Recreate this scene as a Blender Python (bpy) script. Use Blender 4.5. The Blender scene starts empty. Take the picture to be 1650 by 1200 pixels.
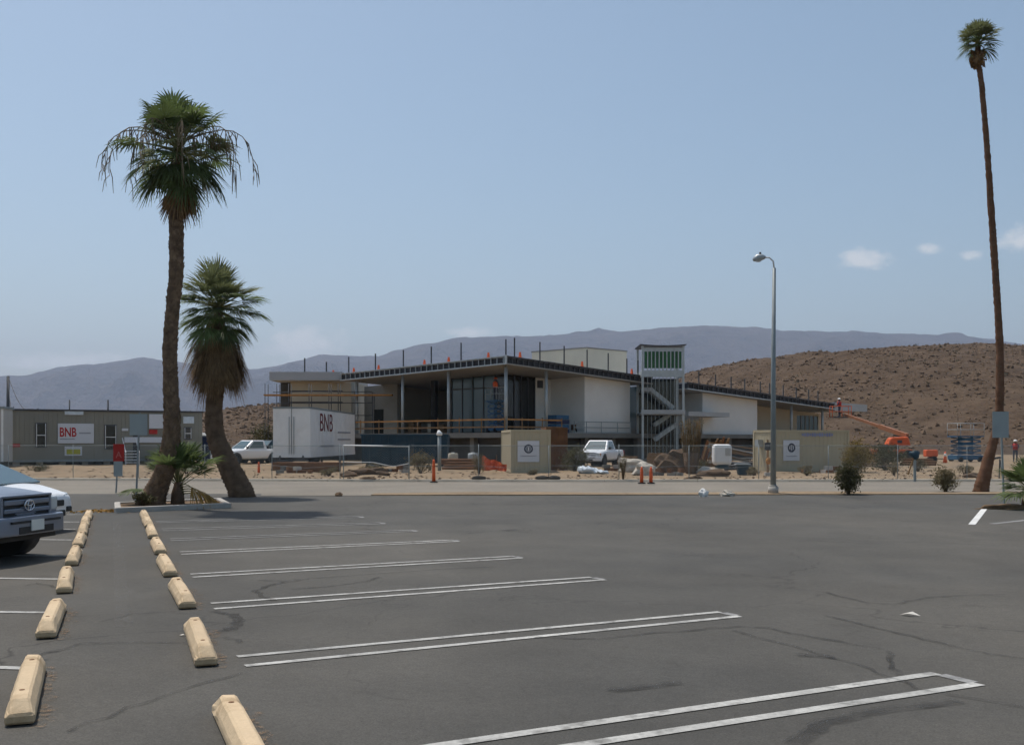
import bpy, bmesh, math, random
from mathutils import Vector, Matrix, noise
R = math.radians
random.seed(11)
scene = bpy.context.scene
col = scene.collection

# ------------------------------------------------------------------ camera
F, H = 1759.0, 1.75          # focal length in photo pixels, eye height in metres
cam_d = bpy.data.cameras.new('camera'); cam = bpy.data.objects.new('camera', cam_d); col.objects.link(cam)
cam.location = (0, 0, H); cam.rotation_euler = (R(90), 0, 0)
cam_d.sensor_width = 36; cam_d.lens = 36 * F / 1650; cam_d.shift_y = 110 / 1650
cam_d.clip_start = 0.1; cam_d.clip_end = 40000
scene.camera = cam

# ------------------------------------------------------------------ sky, sun, exposure
SUN_EL, SUN_AZ = R(66), R(-46)           # azimuth clockwise from +Y
world = bpy.data.worlds.new('World'); scene.world = world; world.use_nodes = True
wt = world.node_tree; wt.nodes.clear()
def wn(t, **k):
    n = wt.nodes.new(t)
    for a, b in k.items(): setattr(n, a, b)
    return n
def wmath(op, a, b=None, c=None):
    n = wn('ShaderNodeMath', operation=op)
    for i, v in enumerate((a, b, c)):
        if v is None: continue
        if isinstance(v, (int, float)): n.inputs[i].default_value = v
        else: wt.links.new(v, n.inputs[i])
    return n.outputs[0]
sky = wn('ShaderNodeTexSky', sky_type='NISHITA'); sky.sun_disc = False
sky.sun_elevation = SUN_EL; sky.sun_rotation = SUN_AZ
sky.altitude = 100; sky.air_density = 1.0; sky.dust_density = 2.0; sky.ozone_density = 0.9
tc = wn('ShaderNodeTexCoord'); sp = wn('ShaderNodeSeparateXYZ'); wt.links.new(tc.outputs['Generated'], sp.inputs[0])
ysafe = wmath('MAXIMUM', sp.outputs[1], 0.02)
cu = wmath('DIVIDE', sp.outputs[0], ysafe); cv = wmath('DIVIDE', sp.outputs[2], ysafe)
nz = wn('ShaderNodeTexNoise'); nz.inputs['Scale'].default_value = 70; nz.inputs['Detail'].default_value = 7; nz.inputs['Roughness'].default_value = 0.6
mp = wn('ShaderNodeMapping'); mp.inputs['Scale'].default_value = (1, 1, 1.7)
wt.links.new(tc.outputs['Generated'], mp.inputs[0]); wt.links.new(mp.outputs[0], nz.inputs['Vector'])
mask = None
# small fair-weather clouds low over the mountains: tangent of azimuth, tangent of elevation, half widths, amount
for (u0, v0, su, sv, am) in ((.323, .166, .022, .0085, 1.08), (.384, .176, .013, .005, .92), (.470, .184, .026, .011, 1.0), (.422, .170, .013, .005, .85),
                             (-.405, .073, .08, .008, .95), (-.19, .088, .036, .018, .95), (-.038, .099, .022, .006, .95), (.26, .142, .02, .004, .2),
                             (.62, .17, .05, .012, .9), (-.62, .09, .07, .010, .7)):
    d = wmath('ADD', wmath('POWER', wmath('ABSOLUTE', wmath('DIVIDE', wmath('SUBTRACT', cu, u0), su * 1.2)), 2.0),
              wmath('POWER', wmath('ABSOLUTE', wmath('DIVIDE', wmath('SUBTRACT', cv, v0), sv * 1.25)), 2.0))
    g = wmath('MULTIPLY', wmath('EXPONENT', wmath('MULTIPLY', d, -0.9)), am)
    mask = g if mask is None else wmath('MAXIMUM', mask, g)
m1 = wmath('MULTIPLY', wmath('ADD', wmath('MULTIPLY', mask, 1.75), wmath('MULTIPLY_ADD', nz.outputs['Fac'], 2.2, -1.84)), 1.15)
m1 = wmath('MULTIPLY', wmath('MINIMUM', wmath('MAXIMUM', m1, 0.0), 1.0), 0.75)
mix = wn('ShaderNodeMix', data_type='RGBA'); wt.links.new(m1, mix.inputs['Factor'])
hs = wn('ShaderNodeHueSaturation'); hs.inputs['Saturation'].default_value = 0.98; hs.inputs['Hue'].default_value = 0.488; hs.inputs['Value'].default_value = 1.0
wt.links.new(sky.outputs[0], hs.inputs['Color']); wt.links.new(hs.outputs[0], mix.inputs['A'])
mix.inputs['B'].default_value = (6.9, 6.95, 7.0, 1)
bg = wn('ShaderNodeBackground'); bg.inputs['Strength'].default_value = 0.122
wt.links.new(mix.outputs['Result'], bg.inputs['Color'])
wo = wn('ShaderNodeOutputWorld'); wt.links.new(bg.outputs[0], wo.inputs['Surface'])

sun_d = bpy.data.lights.new('sun', 'SUN'); sun = bpy.data.objects.new('sun', sun_d); col.objects.link(sun)
sun_d.energy = 3.5; sun_d.angle = R(0.55); sun_d.color = (1.0, 0.955, 0.88)
sdir = Vector((math.sin(SUN_AZ) * math.cos(SUN_EL), math.cos(SUN_AZ) * math.cos(SUN_EL), math.sin(SUN_EL)))
sun.rotation_euler = sdir.to_track_quat('Z', 'Y').to_euler(); sun.location = (-20, 20, 60)

vs = scene.view_settings
vs.view_transform = 'Standard'; vs.look = 'None'; vs.exposure = 0.0; vs.gamma = 1.0; vs.use_curve_mapping = False
cy = scene.cycles
cy.use_denoising = True; cy.use_adaptive_sampling = True; cy.adaptive_threshold = 0.03; cy.max_bounces = 5; cy.diffuse_bounces = 2; cy.glossy_bounces = 2; cy.transmission_bounces = 5
cy.transparent_max_bounces = 12; cy.volume_bounces = 0; cy.caustics_reflective = False; cy.caustics_refractive = False

# ------------------------------------------------------------------ helpers
def P(px, py, Y):
    return Vector(((px - 825) / F * Y, Y, H + (710 - py) / F * Y))
def G(px, py, z=0.0):
    Y = F * (H - z) / (py - 710); return Vector(((px - 825) / F * Y, Y, z))
def kx(px): return (px - 825) / F

MATS = {}
def M(name, c, rough=.75, var=.12, scale=2.5, bump=0.0, bscale=30, metal=0.0, spec=.3, rnd=0.0, fine=.0, dirt=None, dscale=1.2, damt=.5, transl=0, alpha=None):
    m = bpy.data.materials.new(name); m.use_nodes = True; t = m.node_tree; N = t.nodes; LK = t.links
    b = N['Principled BSDF']
    b.inputs['Roughness'].default_value = rough; b.inputs['Metallic'].default_value = metal
    b.inputs['Specular IOR Level'].default_value = spec
    tcn = N.new('ShaderNodeTexCoord'); vec = tcn.outputs['Object']
    n1 = N.new('ShaderNodeTexNoise'); n1.inputs['Scale'].default_value = scale; n1.inputs['Detail'].default_value = 6; LK.new(vec, n1.inputs['Vector'])
    mr = N.new('ShaderNodeMapRange'); mr.inputs['From Min'].default_value = .3; mr.inputs['From Max'].default_value = .7
    mr.inputs['To Min'].default_value = 1 - var; mr.inputs['To Max'].default_value = 1 + var; LK.new(n1.outputs['Fac'], mr.inputs['Value'])
    val = mr.outputs[0]
    def mul(a, bb):
        q = N.new('ShaderNodeMath'); q.operation = 'MULTIPLY'; LK.new(a, q.inputs[0]); LK.new(bb, q.inputs[1]); return q.outputs[0]
    if fine:
        n2 = N.new('ShaderNodeTexNoise'); n2.inputs['Scale'].default_value = scale * 22; n2.inputs['Detail'].default_value = 3; LK.new(vec, n2.inputs['Vector'])
        m2 = N.new('ShaderNodeMapRange'); m2.inputs['From Min'].default_value = .25; m2.inputs['From Max'].default_value = .75
        m2.inputs['To Min'].default_value = 1 - fine; m2.inputs['To Max'].default_value = 1 + fine; LK.new(n2.outputs['Fac'], m2.inputs['Value'])
        val = mul(val, m2.outputs[0])
    if rnd:
        oi = N.new('ShaderNodeObjectInfo'); m3 = N.new('ShaderNodeMapRange'); m3.inputs['To Min'].default_value = 1 - rnd; m3.inputs['To Max'].default_value = 1 + rnd
        LK.new(oi.outputs['Random'], m3.inputs['Value']); val = mul(val, m3.outputs[0])
    vm = N.new('ShaderNodeVectorMath'); vm.operation = 'SCALE'; vm.inputs[0].default_value = c; LK.new(val, vm.inputs['Scale'])
    out = vm.outputs[0]
    if dirt:
        n4 = N.new('ShaderNodeTexNoise'); n4.inputs['Scale'].default_value = dscale; n4.inputs['Detail'].default_value = 8; n4.inputs['Roughness'].default_value = .65; LK.new(vec, n4.inputs['Vector'])
        m4 = N.new('ShaderNodeMapRange'); m4.inputs['From Min'].default_value = .5; m4.inputs['From Max'].default_value = .72; m4.inputs['To Max'].default_value = damt; LK.new(n4.outputs['Fac'], m4.inputs['Value'])
        mx = N.new('ShaderNodeMix'); mx.data_type = 'RGBA'; LK.new(m4.outputs[0], mx.inputs['Factor']); LK.new(out, mx.inputs['A']); mx.inputs['B'].default_value = (*dirt, 1); out = mx.outputs['Result']
    LK.new(out, b.inputs['Base Color'])
    if bump:
        n5 = N.new('ShaderNodeTexNoise'); n5.inputs['Scale'].default_value = bscale; n5.inputs['Detail'].default_value = 4; LK.new(vec, n5.inputs['Vector'])
        bp = N.new('ShaderNodeBump'); bp.inputs['Strength'].default_value = bump; bp.inputs['Distance'].default_value = .02; LK.new(n5.outputs['Fac'], bp.inputs['Height']); LK.new(bp.outputs[0], b.inputs['Normal'])
    if transl:
        tr = N.new('ShaderNodeBsdfTranslucent'); LK.new(out, tr.inputs['Color']); ms = N.new('ShaderNodeMixShader'); ms.inputs[0].default_value = transl
        LK.new(b.outputs[0], ms.inputs[1]); LK.new(tr.outputs[0], ms.inputs[2]); LK.new(ms.outputs[0], N['Material Output'].inputs['Surface'])
    MATS[name] = m; return m

class MB:
    def __init__(s): s.v = []; s.f = []; s.sm = []
    def add(s, vs_, fs_, smooth=False):
        o = len(s.v); s.v += [Vector(p) for p in vs_]; s.f += [tuple(i + o for i in q) for q in fs_]; s.sm += [smooth] * len(fs_); return s
    def box(s, c, d, rz=0, mat=None):
        x, y, z = d[0] / 2, d[1] / 2, d[2] / 2
        pts = [Vector((i * x, j * y, k * z)) for k in (-1, 1) for j in (-1, 1) for i in (-1, 1)]
        m = mat if mat is not None else Matrix.Rotation(rz, 3, 'Z')
        s.add([m @ p + Vector(c) for p in pts], [(0, 2, 3, 1), (4, 5, 7, 6), (0, 1, 5, 4), (2, 6, 7, 3), (0, 4, 6, 2), (1, 3, 7, 5)]); return s
    def b2(s, x0, x1, y0, y1, z0, z1): return s.box(((x0 + x1) / 2, (y0 + y1) / 2, (z0 + z1) / 2), (x1 - x0, y1 - y0, z1 - z0))
    def bar(s, p, q, w, h=None, up=(0, 0, 1)):
        p, q = Vector(p), Vector(q); h = h or w; d = (q - p); L = d.length; d.normalize(); u = Vector(up)
        if abs(d.dot(u)) > .98: u = Vector((1, 0, 0))
        sd = d.cross(u).normalized(); u = sd.cross(d)
        return s.box((p + q) / 2, (L, w, h), mat=Matrix((d, sd, u)).transposed())
    def tube(s, pts, rad, n=8, cap=True, smooth=True):
        pts = [Vector(p) for p in pts]; rad = rad if isinstance(rad, (list, tuple)) else [rad] * len(pts)
        vs_, fs_ = [], []; pu = None
        for i, p in enumerate(pts):
            d = (pts[min(i + 1, len(pts) - 1)] - pts[max(i - 1, 0)]).normalized()
            if pu is None: pu = Vector((1, 0, 0)) if abs(d.x) < .9 else Vector((0, 1, 0))
            sd = d.cross(pu).normalized(); pu = sd.cross(d)
            for k in range(n):
                a = 2 * math.pi * k / n; vs_.append(p + rad[i] * (math.cos(a) * pu + math.sin(a) * sd))
        for i in range(len(pts) - 1):
            for k in range(n):
                a, b = i * n + k, i * n + (k + 1) % n; fs_.append((a, b, b + n, a + n))
        s.add(vs_, fs_, smooth)
        if cap:
            o = len(s.v) - len(vs_); s.f += [tuple(o + k for k in range(n))[::-1], tuple(o + (len(pts) - 1) * n + k for k in range(n))]; s.sm += [False, False]
        return s
    def cyl(s, p, q, r, n=16, smooth=True): return s.tube([p, q], r, n, True, smooth)
    def prism(s, poly, z0, z1):
        n = len(poly); s.add([(*p[:2], z0) for p in poly] + [(*p[:2], z1) for p in poly],
              [tuple(range(n))[::-1], tuple(range(n, 2 * n))] + [(i, (i + 1) % n, (i + 1) % n + n, i + n) for i in range(n)]); return s
    def hexa(s, b4, t4):   # bottom 4 pts ccw, top 4 pts
        return s.add(list(b4) + list(t4), [(3, 2, 1, 0), (4, 5, 6, 7), (0, 1, 5, 4), (1, 2, 6, 5), (2, 3, 7, 6), (3, 0, 4, 7)])
    def ico(s, c, r, sub=1, sq=(1, 1, 1), jit=0, seed=0, smooth=False):
        bm = bmesh.new(); bmesh.ops.create_icosphere(bm, subdivisions=sub, radius=1)
        rr = random.Random(seed); off = Vector((rr.random() * 50, rr.random() * 50, rr.random() * 50))
        vs_ = []
        for v in bm.verts:
            k = 1 + jit * noise.noise(v.co * 1.7 + off) * 2
            vs_.append(Vector((v.co.x * sq[0], v.co.y * sq[1], v.co.z * sq[2])) * r * k + Vector(c))
        s.add(vs_, [tuple(v.index for v in f.verts) for f in bm.faces], smooth); bm.free(); return s
    def mesh(s, name):
        me = bpy.data.meshes.new(name); me.from_pydata([tuple(p) for p in s.v], [], s.f)
        me.polygons.foreach_set('use_smooth', s.sm); me.update(); return me
    def build(s, name, mat, parent=None, loc=None, rz=0, bevel=0, sub=0):
        me = s.mesh(name); o = bpy.data.objects.new(name, me); col.objects.link(o)
        me.materials.append(MATS[mat] if isinstance(mat, str) else mat)
        if parent is not None: o.parent = parent
        if loc is not None: o.location = loc
        o.rotation_euler.z = rz
        if bevel:
            md = o.modifiers.new('bevel', 'BEVEL'); md.width = bevel; md.segments = 2; md.limit_method = 'ANGLE'
        if sub:
            md = o.modifiers.new('sub', 'SUBSURF'); md.levels = sub; md.render_levels = sub
        return o

def tag(o, label=None, cat=None, group=None, kind=None):
    for k, v in (('label', label), ('category', cat), ('group', group), ('kind', kind)):
        if v: o[k] = v
    return o
def thing(name, label, cat, loc=(0, 0, 0), rz=0, group=None):
    o = bpy.data.objects.new(name, None); col.objects.link(o); o.location = loc; o.rotation_euler.z = rz; o.empty_display_size = .3
    return tag(o, label, cat, group)
def inst(me, name, parent, loc=(0, 0, 0), rot=(0, 0, 0), sc=1):
    o = bpy.data.objects.new(name, me); col.objects.link(o); o.parent = parent; o.location = loc; o.rotation_euler = rot
    o.scale = (sc,) * 3 if isinstance(sc, (int, float)) else sc
    return o
def copy_tree(o, parent=None):
    kids = [c for c in col.objects if c.parent == o]
    c = o.copy(); col.objects.link(c); c.parent = parent
    for k in kids: copy_tree(k, c)
    return c
def text(body, size, mat, parent, mtx, name='lettering', sx=1.0, bold=0.0):
    cu_ = bpy.data.curves.new(name, 'FONT'); cu_.body = body; cu_.size = size; cu_.align_x = 'CENTER'; cu_.align_y = 'CENTER'; cu_.extrude = .004; cu_.offset = bold
    t_ = bpy.data.objects.new(name, cu_); col.objects.link(t_); bpy.context.view_layer.update()
    me = bpy.data.meshes.new_from_object(t_.evaluated_get(bpy.context.evaluated_depsgraph_get()))
    bpy.data.objects.remove(t_); bpy.data.curves.remove(cu_)
    for v in me.vertices: v.co.x *= sx
    me.materials.clear(); me.materials.append(MATS[mat]); o = bpy.data.objects.new(name, me); col.objects.link(o); o.parent = parent; o.matrix_local = mtx; return o
def frame(o, xdir, n):   # matrix for lettering: x along xdir, facing n
    x = Vector(xdir).normalized(); z = Vector(n).normalized(); y = z.cross(x)
    m = Matrix((x, y, z)).transposed().to_4x4(); m.translation = Vector(o); return m

# ------------------------------------------------------------------ materials
M('dirt', (.265, .195, .125), .95, .22, .25, .5, 9, fine=.22, dirt=(.18, .128, .082), dscale=.5, damt=.6, spec=.1)
M('island_soil', (.20, .135, .085), .95, .3, 2.0, .6, 25, fine=.3, spec=.1)
M('road', (.215, .19, .155), .9, .10, .35, .25, 60, fine=.12, dirt=(.155, .14, .122), dscale=.25, damt=.6, spec=.2)
M('concrete', (.42, .39, .35), .9, .14, 1.5, .2, 40, fine=.08, spec=.2)
M('kerb_pale', (.42, .365, .29), .9, .2, 1.2, .2, 40, fine=.1, spec=.2)
M('stop_paint', (.60, .455, .29), .8, .11, 2.2, .25, 45, fine=.06, dirt=(.36, .25, .14), dscale=2.6, damt=.85, rnd=.07, spec=.25)
M('line_paint', (.43, .42, .39), .8, .25, 1.6, 0, fine=.18, dirt=(.13, .125, .115), dscale=5, damt=1.0, spec=.25)
M('line_worn', (.26, .255, .245), .85, .25, 1.6, 0, fine=.2, dirt=(.10, .10, .10), dscale=5, damt=.95, spec=.2)
M('kerb_white', (.66, .65, .62), .8, .12, 2, 0, fine=.08, spec=.2)
def MA(name, c, alpha, lo, hi, scale, rough=.85):
    m = M(name, c, rough, .2, 3, spec=.15); t = m.node_tree; N = t.nodes; LK = t.links; b = N['Principled BSDF']
    tcn = N.new('ShaderNodeTexCoord'); n = N.new('ShaderNodeTexNoise'); n.inputs['Scale'].default_value = scale; n.inputs['Detail'].default_value = 8; n.inputs['Roughness'].default_value = .7; LK.new(tcn.outputs['Object'], n.inputs['Vector'])
    mr = N.new('ShaderNodeMapRange'); mr.inputs[1].default_value = lo; mr.inputs[2].default_value = hi; mr.inputs[4].default_value = alpha; LK.new(n.outputs['Fac'], mr.inputs[0]); LK.new(mr.outputs[0], b.inputs['Alpha'])
MA('tar', (.036, .035, .033), .48, .32, .66, 3.5); MA('skid', (.05, .049, .047), .62, .30, .75, 4)
MA('stop_dust', (.26, .16, .085), .55, .50, .62, 9); MA('line_faint', (.22, .21, .195), .26, .35, .7, 5)
M('rock_pale', (.50, .45, .38), .9, .2, 3, .5, 12, fine=.1, spec=.15)
M('rock_brown', (.142, .096, .063), .95, .4, .25, .5, 6, rnd=.15, spec=.1)
M('white_metal', (.78, .775, .76), .55, .05, 1.0, 0, dirt=(.42, .37, .30), dscale=.9, damt=.28)
M('white_wall', (.72, .70, .665), .85, .05, .5, .05, 30, dirt=(.55, .51, .45), dscale=.3, damt=.35, spec=.2)
M('beige_wall', (.50, .445, .35), .88, .06, .6, .05, 30, spec=.2)
M('grey_wall', (.47, .46, .43), .88, .06, .6, .05, 30, spec=.2)
M('soffit', (.30, .285, .26), .8, .05, .6, spec=.2)
M('roof_grey', (.40, .41, .415), .8, .06, .6, spec=.2)
M('membrane', (.030, .031, .036), .7, .3, 1.5, spec=.3)
M('stud_metal', (.42, .45, .46), .45, .1, 3, metal=.35)
M('steel_grey', (.40, .425, .43), .5, .08, 2, metal=.3, spec=.4)
M('galv', (.25, .275, .275), .55, .12, 3, metal=.2, spec=.4)
M('dark_steel', (.055, .056, .06), .55, .2, 3, spec=.4)
M('deck_concrete', (.20, .19, .17), .9, .15, .7, .2, 12, spec=.2)
M('interior_shade', (.035, .033, .030), .9, .3, .7, spec=.2)  # near-black colour stands in for the shade inside the open bay
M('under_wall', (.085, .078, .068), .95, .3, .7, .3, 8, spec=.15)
M('orange_wood', (.44, .215, .075), .8, .2, 3, .1, 20, spec=.2)
M('wood', (.27, .165, .085), .85, .25, 3, .2, 20, rnd=.2, spec=.2)
M('orange', (.72, .12, .035), .6, .1, 3, rnd=.06)
M('lift_orange', (.58, .105, .03), .5, .15, 2)
M('boom_brown', (.30, .135, .07), .6, .15, 2)
M('red', (.42, .025, .018), .55, .12, 4)
M('green_panel', (.028, .125, .045), .5, .2, 1.2, spec=.4)
M('trailer_tan', (.25, .24, .20), .75, .05, .6, .03, 30, dirt=(.22, .2, .16), dscale=.8, damt=.4)
M('container_tan', (.45, .39, .27), .7, .07, .9, .04, 30, dirt=(.33, .28, .17), dscale=.9, damt=.4)
M('rust', (.17, .082, .04), .9, .3, 1.4, .2, 20, spec=.2)
M('dumpster', (.016, .045, .068), .6, .2, 1.2, .1, 20, dirt=(.06, .055, .045), dscale=1.5, damt=.4)
M('blue', (.025, .10, .19), .5, .15, 2)
M('navy', (.02, .03, .075), .6, .2, 3)
M('sign_face', (.62, .63, .66), .6, .03, 1)
M('sign_back', (.33, .36, .36), .5, .08, 2, metal=.3)
M('print_red', (.42, .03, .03), .6, .05, 2); M('print_maroon', (.16, .025, .03), .6, .1, 2); M('print_dark', (.04, .045, .075), .6, .08, 2); M('print_grey', (.33, .34, .37), .6, .05, 2)
M('print_white', (.75, .74, .72), .6, .05, 2); M('print_blue', (.25, .28, .45), .6, .1, 2); M('print_yellow', (.42, .40, .03), .6, .1, 2)
M('print_faint', (.55, .16, .13), .6, .1, 3)
M('rubber', (.018, .018, .019), .85, .15, 4, .1, 40, spec=.2)
M('plastic_dark', (.03, .031, .033), .6, .1, 4)
M('chrome', (.62, .63, .65), .18, .03, 3, metal=1)
M('truck_silver', (.22, .25, .31), .3, .03, 1, metal=.45, spec=.5)
M('car_white', (.76, .77, .78), .3, .02, 1, spec=.5)
M('lens', (.55, .57, .56), .12, .05, 3, spec=.6)
M('amber', (.5, .2, .04), .2, .05, 3)
M('plate', (.62, .66, .64), .5, .05, 3)
M('palm_bark', (.150, .098, .064), .95, .3, 5, .7, 30, fine=.25, spec=.1)
M('palm_bark_red', (.155, .082, .050), .95, .25, 4, .6, 30, fine=.25, spec=.1)
M('palm_boot', (.185, .125, .08), .95, .35, 5, .3, 30, rnd=.2, spec=.1)
M('palm_leaf', (.112, .15, .052), .55, .3, 2.5, rnd=.35, spec=.3, transl=.4)
M('palm_leaf_pale', (.155, .17, .075), .55, .28, 2.5, rnd=.3, spec=.3, transl=.4)
M('palm_petiole', (.17, .165, .06), .55, .2, 4, rnd=.15)
M('palm_dead', (.23, .145, .075), .9, .35, 4, rnd=.25, spec=.15, transl=.1)
M('palm_stalk', (.24, .185, .125), .85, .2, 4, spec=.15)
M('frond_orange', (.36, .20, .045), .8, .35, 3, rnd=.2, transl=.15)
M('bush_leaf', (.10, .092, .042), .75, .35, 2, rnd=.1, spec=.2, transl=.15)
M('scrub_leaf', (.07, .068, .036), .8, .3, 2, spec=.15)
M('bush_dry', (.19, .155, .085), .85, .3, 2, spec=.15, transl=.15)
M('bush_yellow', (.19, .13, .022), .8, .5, 3, spec=.15, transl=.15)
M('ocotillo_cane', (.135, .09, .048), .9, .3, 5, rnd=.35, spec=.1)
M('twig', (.13, .09, .055), .9, .25, 5, spec=.1)
M('skin_tone', (.32, .19, .12), .6, .05, 3)
M('jeans', (.05, .06, .09), .9, .15, 6)
M('paper', (.66, .62, .55), .8, .1, 6)
M('glass_teal', (.055, .10, .11), .12, .12, .4, spec=.6)
M('glass_dark', (.012, .015, .014), .10, .2, .4, spec=.6)
M('windscreen', (.05, .10, .115), .08, .1, .6, spec=.7)
M('wrap', (.55, .60, .64), .35, .15, 4, spec=.5)

def asphalt():
    m = bpy.data.materials.new('asphalt'); m.use_nodes = True; t = m.node_tree; N = t.nodes; LK = t.links; b = N['Principled BSDF']
    b.inputs['Roughness'].default_value = .82; b.inputs['Specular IOR Level'].default_value = .22
    tcn = N.new('ShaderNodeTexCoord'); vec = tcn.outputs['Object']
    def nse(sc, det=6, rough=.55, sy=1, dist=0):
        mpn = N.new('ShaderNodeMapping'); mpn.inputs['Scale'].default_value = (1, sy, 1); mpn.inputs['Rotation'].default_value = (0, 0, .37); LK.new(vec, mpn.inputs[0])
        n = N.new('ShaderNodeTexNoise'); n.inputs['Scale'].default_value = sc; n.inputs['Detail'].default_value = det; n.inputs['Roughness'].default_value = rough; n.inputs['Distortion'].default_value = dist; LK.new(mpn.outputs[0], n.inputs['Vector']); return n.outputs['Fac']
    def mr(v, a, bb, lo, hi):
        n = N.new('ShaderNodeMapRange'); n.inputs[1].default_value = a; n.inputs[2].default_value = bb; n.inputs[3].default_value = lo; n.inputs[4].default_value = hi; LK.new(v, n.inputs[0]); return n.outputs[0]
    def mul(a, c):
        n = N.new('ShaderNodeMath'); n.operation = 'MULTIPLY'; LK.new(a, n.inputs[0]); LK.new(c, n.inputs[1]); return n.outputs[0]
    v = mul(mul(mr(nse(.16), .3, .7, .80, 1.18), mr(nse(1.1, 8, .65), .3, .7, .90, 1.10)), mul(mr(nse(60, 3, .8), .25, .75, .55, 1.45), mr(nse(.5, 5, .6, .12), .35, .7, .93, 1.08)))
    # oil drips where cars stand
    v = mul(v, mr(nse(.62, 3, .5), .66, .76, 1.0, .72))
    # hairline cracks
    def cracks(sc, width, dark, lo, hi):
        vo = N.new('ShaderNodeTexVoronoi'); vo.feature = 'DISTANCE_TO_EDGE'; vo.inputs['Scale'].default_value = sc
        wob = N.new('ShaderNodeVectorMath'); wob.operation = 'MULTIPLY_ADD'; nn = N.new('ShaderNodeTexNoise'); nn.inputs['Scale'].default_value = sc * 3; nn.inputs['Detail'].default_value = 5
        LK.new(vec, nn.inputs['Vector']); LK.new(nn.outputs['Color'], wob.inputs[0]); wob.inputs[1].default_value = (.55 / sc,) * 3; LK.new(vec, wob.inputs[2]); LK.new(wob.outputs[0], vo.inputs['Vector'])
        line = mr(vo.outputs['Distance'], 0, width, 1, 0); gate = mr(nse(sc * .9, 3), lo, hi, 0, 1)
        q = mul(line, gate); return mr(q, 0, 1, 1, dark)
    v = mul(v, cracks(.13, .0042, .5, .40, .58)); v = mul(v, cracks(.37, .0065, .7, .50, .62)); v = mul(v, mr(nse(14, 4, .75), .3, .7, .86, 1.14)); v = mul(v, mr(nse(.33, 2, .4, .5), .56, .64, 1.0, .88))
    ra = N.new('ShaderNodeMix'); ra.data_type = 'RGBA'; LK.new(mr(nse(.07, 4), .35, .65, 0, 1), ra.inputs['Factor'])
    ra.inputs['A'].default_value = (.072, .069, .062, 1); ra.inputs['B'].default_value = (.108, .097, .080, 1)
    sc_ = N.new('ShaderNodeVectorMath'); sc_.operation = 'SCALE'; LK.new(ra.outputs['Result'], sc_.inputs[0]); LK.new(v, sc_.inputs['Scale']); LK.new(sc_.outputs[0], b.inputs['Base Color'])
    bp = N.new('ShaderNodeBump'); bp.inputs['Strength'].default_value = .35; bp.inputs['Distance'].default_value = .006; LK.new(nse(110, 2), bp.inputs['Height']); LK.new(bp.outputs[0], b.inputs['Normal'])
    MATS['asphalt'] = m
asphalt()

def rockmat(name, c1, c2, c3, s1, s2, bump=.6):
    m = bpy.data.materials.new(name); m.use_nodes = True; t = m.node_tree; N = t.nodes; LK = t.links; b = N['Principled BSDF']
    b.inputs['Roughness'].default_value = .95; b.inputs['Specular IOR Level'].default_value = .1
    tcn = N.new('ShaderNodeTexCoord'); vec = tcn.outputs['Object']
    def nse(sc, det, r=.6):
        n = N.new('ShaderNodeTexNoise'); n.inputs['Scale'].default_value = sc; n.inputs['Detail'].default_value = det; n.inputs['Roughness'].default_value = r; LK.new(vec, n.inputs['Vector']); return n.outputs['Fac']
    a, d = nse(s1, 8), nse(s2, 6, .7)
    rp = N.new('ShaderNodeValToRGB'); e = rp.color_ramp.elements; e[0].position = .34; e[0].color = (*c1, 1); e[1].position = .66; e[1].color = (*c3, 1)
    q = e.new(.5); q.color = (*c2, 1)
    mx = N.new('ShaderNodeMath'); mx.operation = 'MULTIPLY_ADD'; LK.new(a, mx.inputs[0]); mx.inputs[1].default_value = .5; hv = N.new('ShaderNodeMath'); hv.operation = 'MULTIPLY'; LK.new(d, hv.inputs[0]); hv.inputs[1].default_value = .5; LK.new(hv.outputs[0], mx.inputs[2])
    LK.new(mx.outputs[0], rp.inputs[0]); LK.new(rp.outputs[0], b.inputs['Base Color'])
    bp = N.new('ShaderNodeBump'); bp.inputs['Strength'].default_value = bump; bp.inputs['Distance'].default_value = 1 / s2; LK.new(d, bp.inputs['Height']); LK.new(bp.outputs[0], b.inputs['Normal'])
    MATS[name] = m
rockmat('hill_rock', (.048, .031, .020), (.100, .067, .043), (.145, .100, .066), .16, 1.0)
rockmat('mountain_rock', (.055, .042, .042), (.10, .077, .070), (.15, .115, .10), .0011, .008, 1.0)

# ------------------------------------------------------------------ setting: ground, lot, road, kerbs
def sheet(name, pts, z, mat, parent=None, kind='structure'):
    m = MB(); m.add([(p[0], p[1], z) for p in pts], [tuple(range(len(pts)))]); o = m.build(name, mat, parent)
    if kind: o['kind'] = kind
    return o
sheet('ground', [(-9000, -300), (9000, -300), (9000, 10500), (-9000, 10500)], -.06, 'dirt')
LOT_E = lambda x: 34.7 + .035 * (x + 8.4)           # far edge of the car park
KERB_E = lambda x: 46.9 - .10 * min(x + 3, 0) + .02 * max(x - 5, 0)     # far kerb of the road
lot = sheet('parking_lot', [(-70, -40), (60, -40), (60, LOT_E(60)), (-8.0, LOT_E(-8)), (-8.3, LOT_E(-8) + 1.4), (-70, LOT_E(-70) + 3.0)], 0, 'asphalt')
road = sheet('road', [(-90, 33), (90, LOT_E(60) + 1.0), (90, KERB_E(90)), (5, KERB_E(5)), (-3, KERB_E(-3)), (-90, KERB_E(-90))], -.02, 'road')
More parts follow.
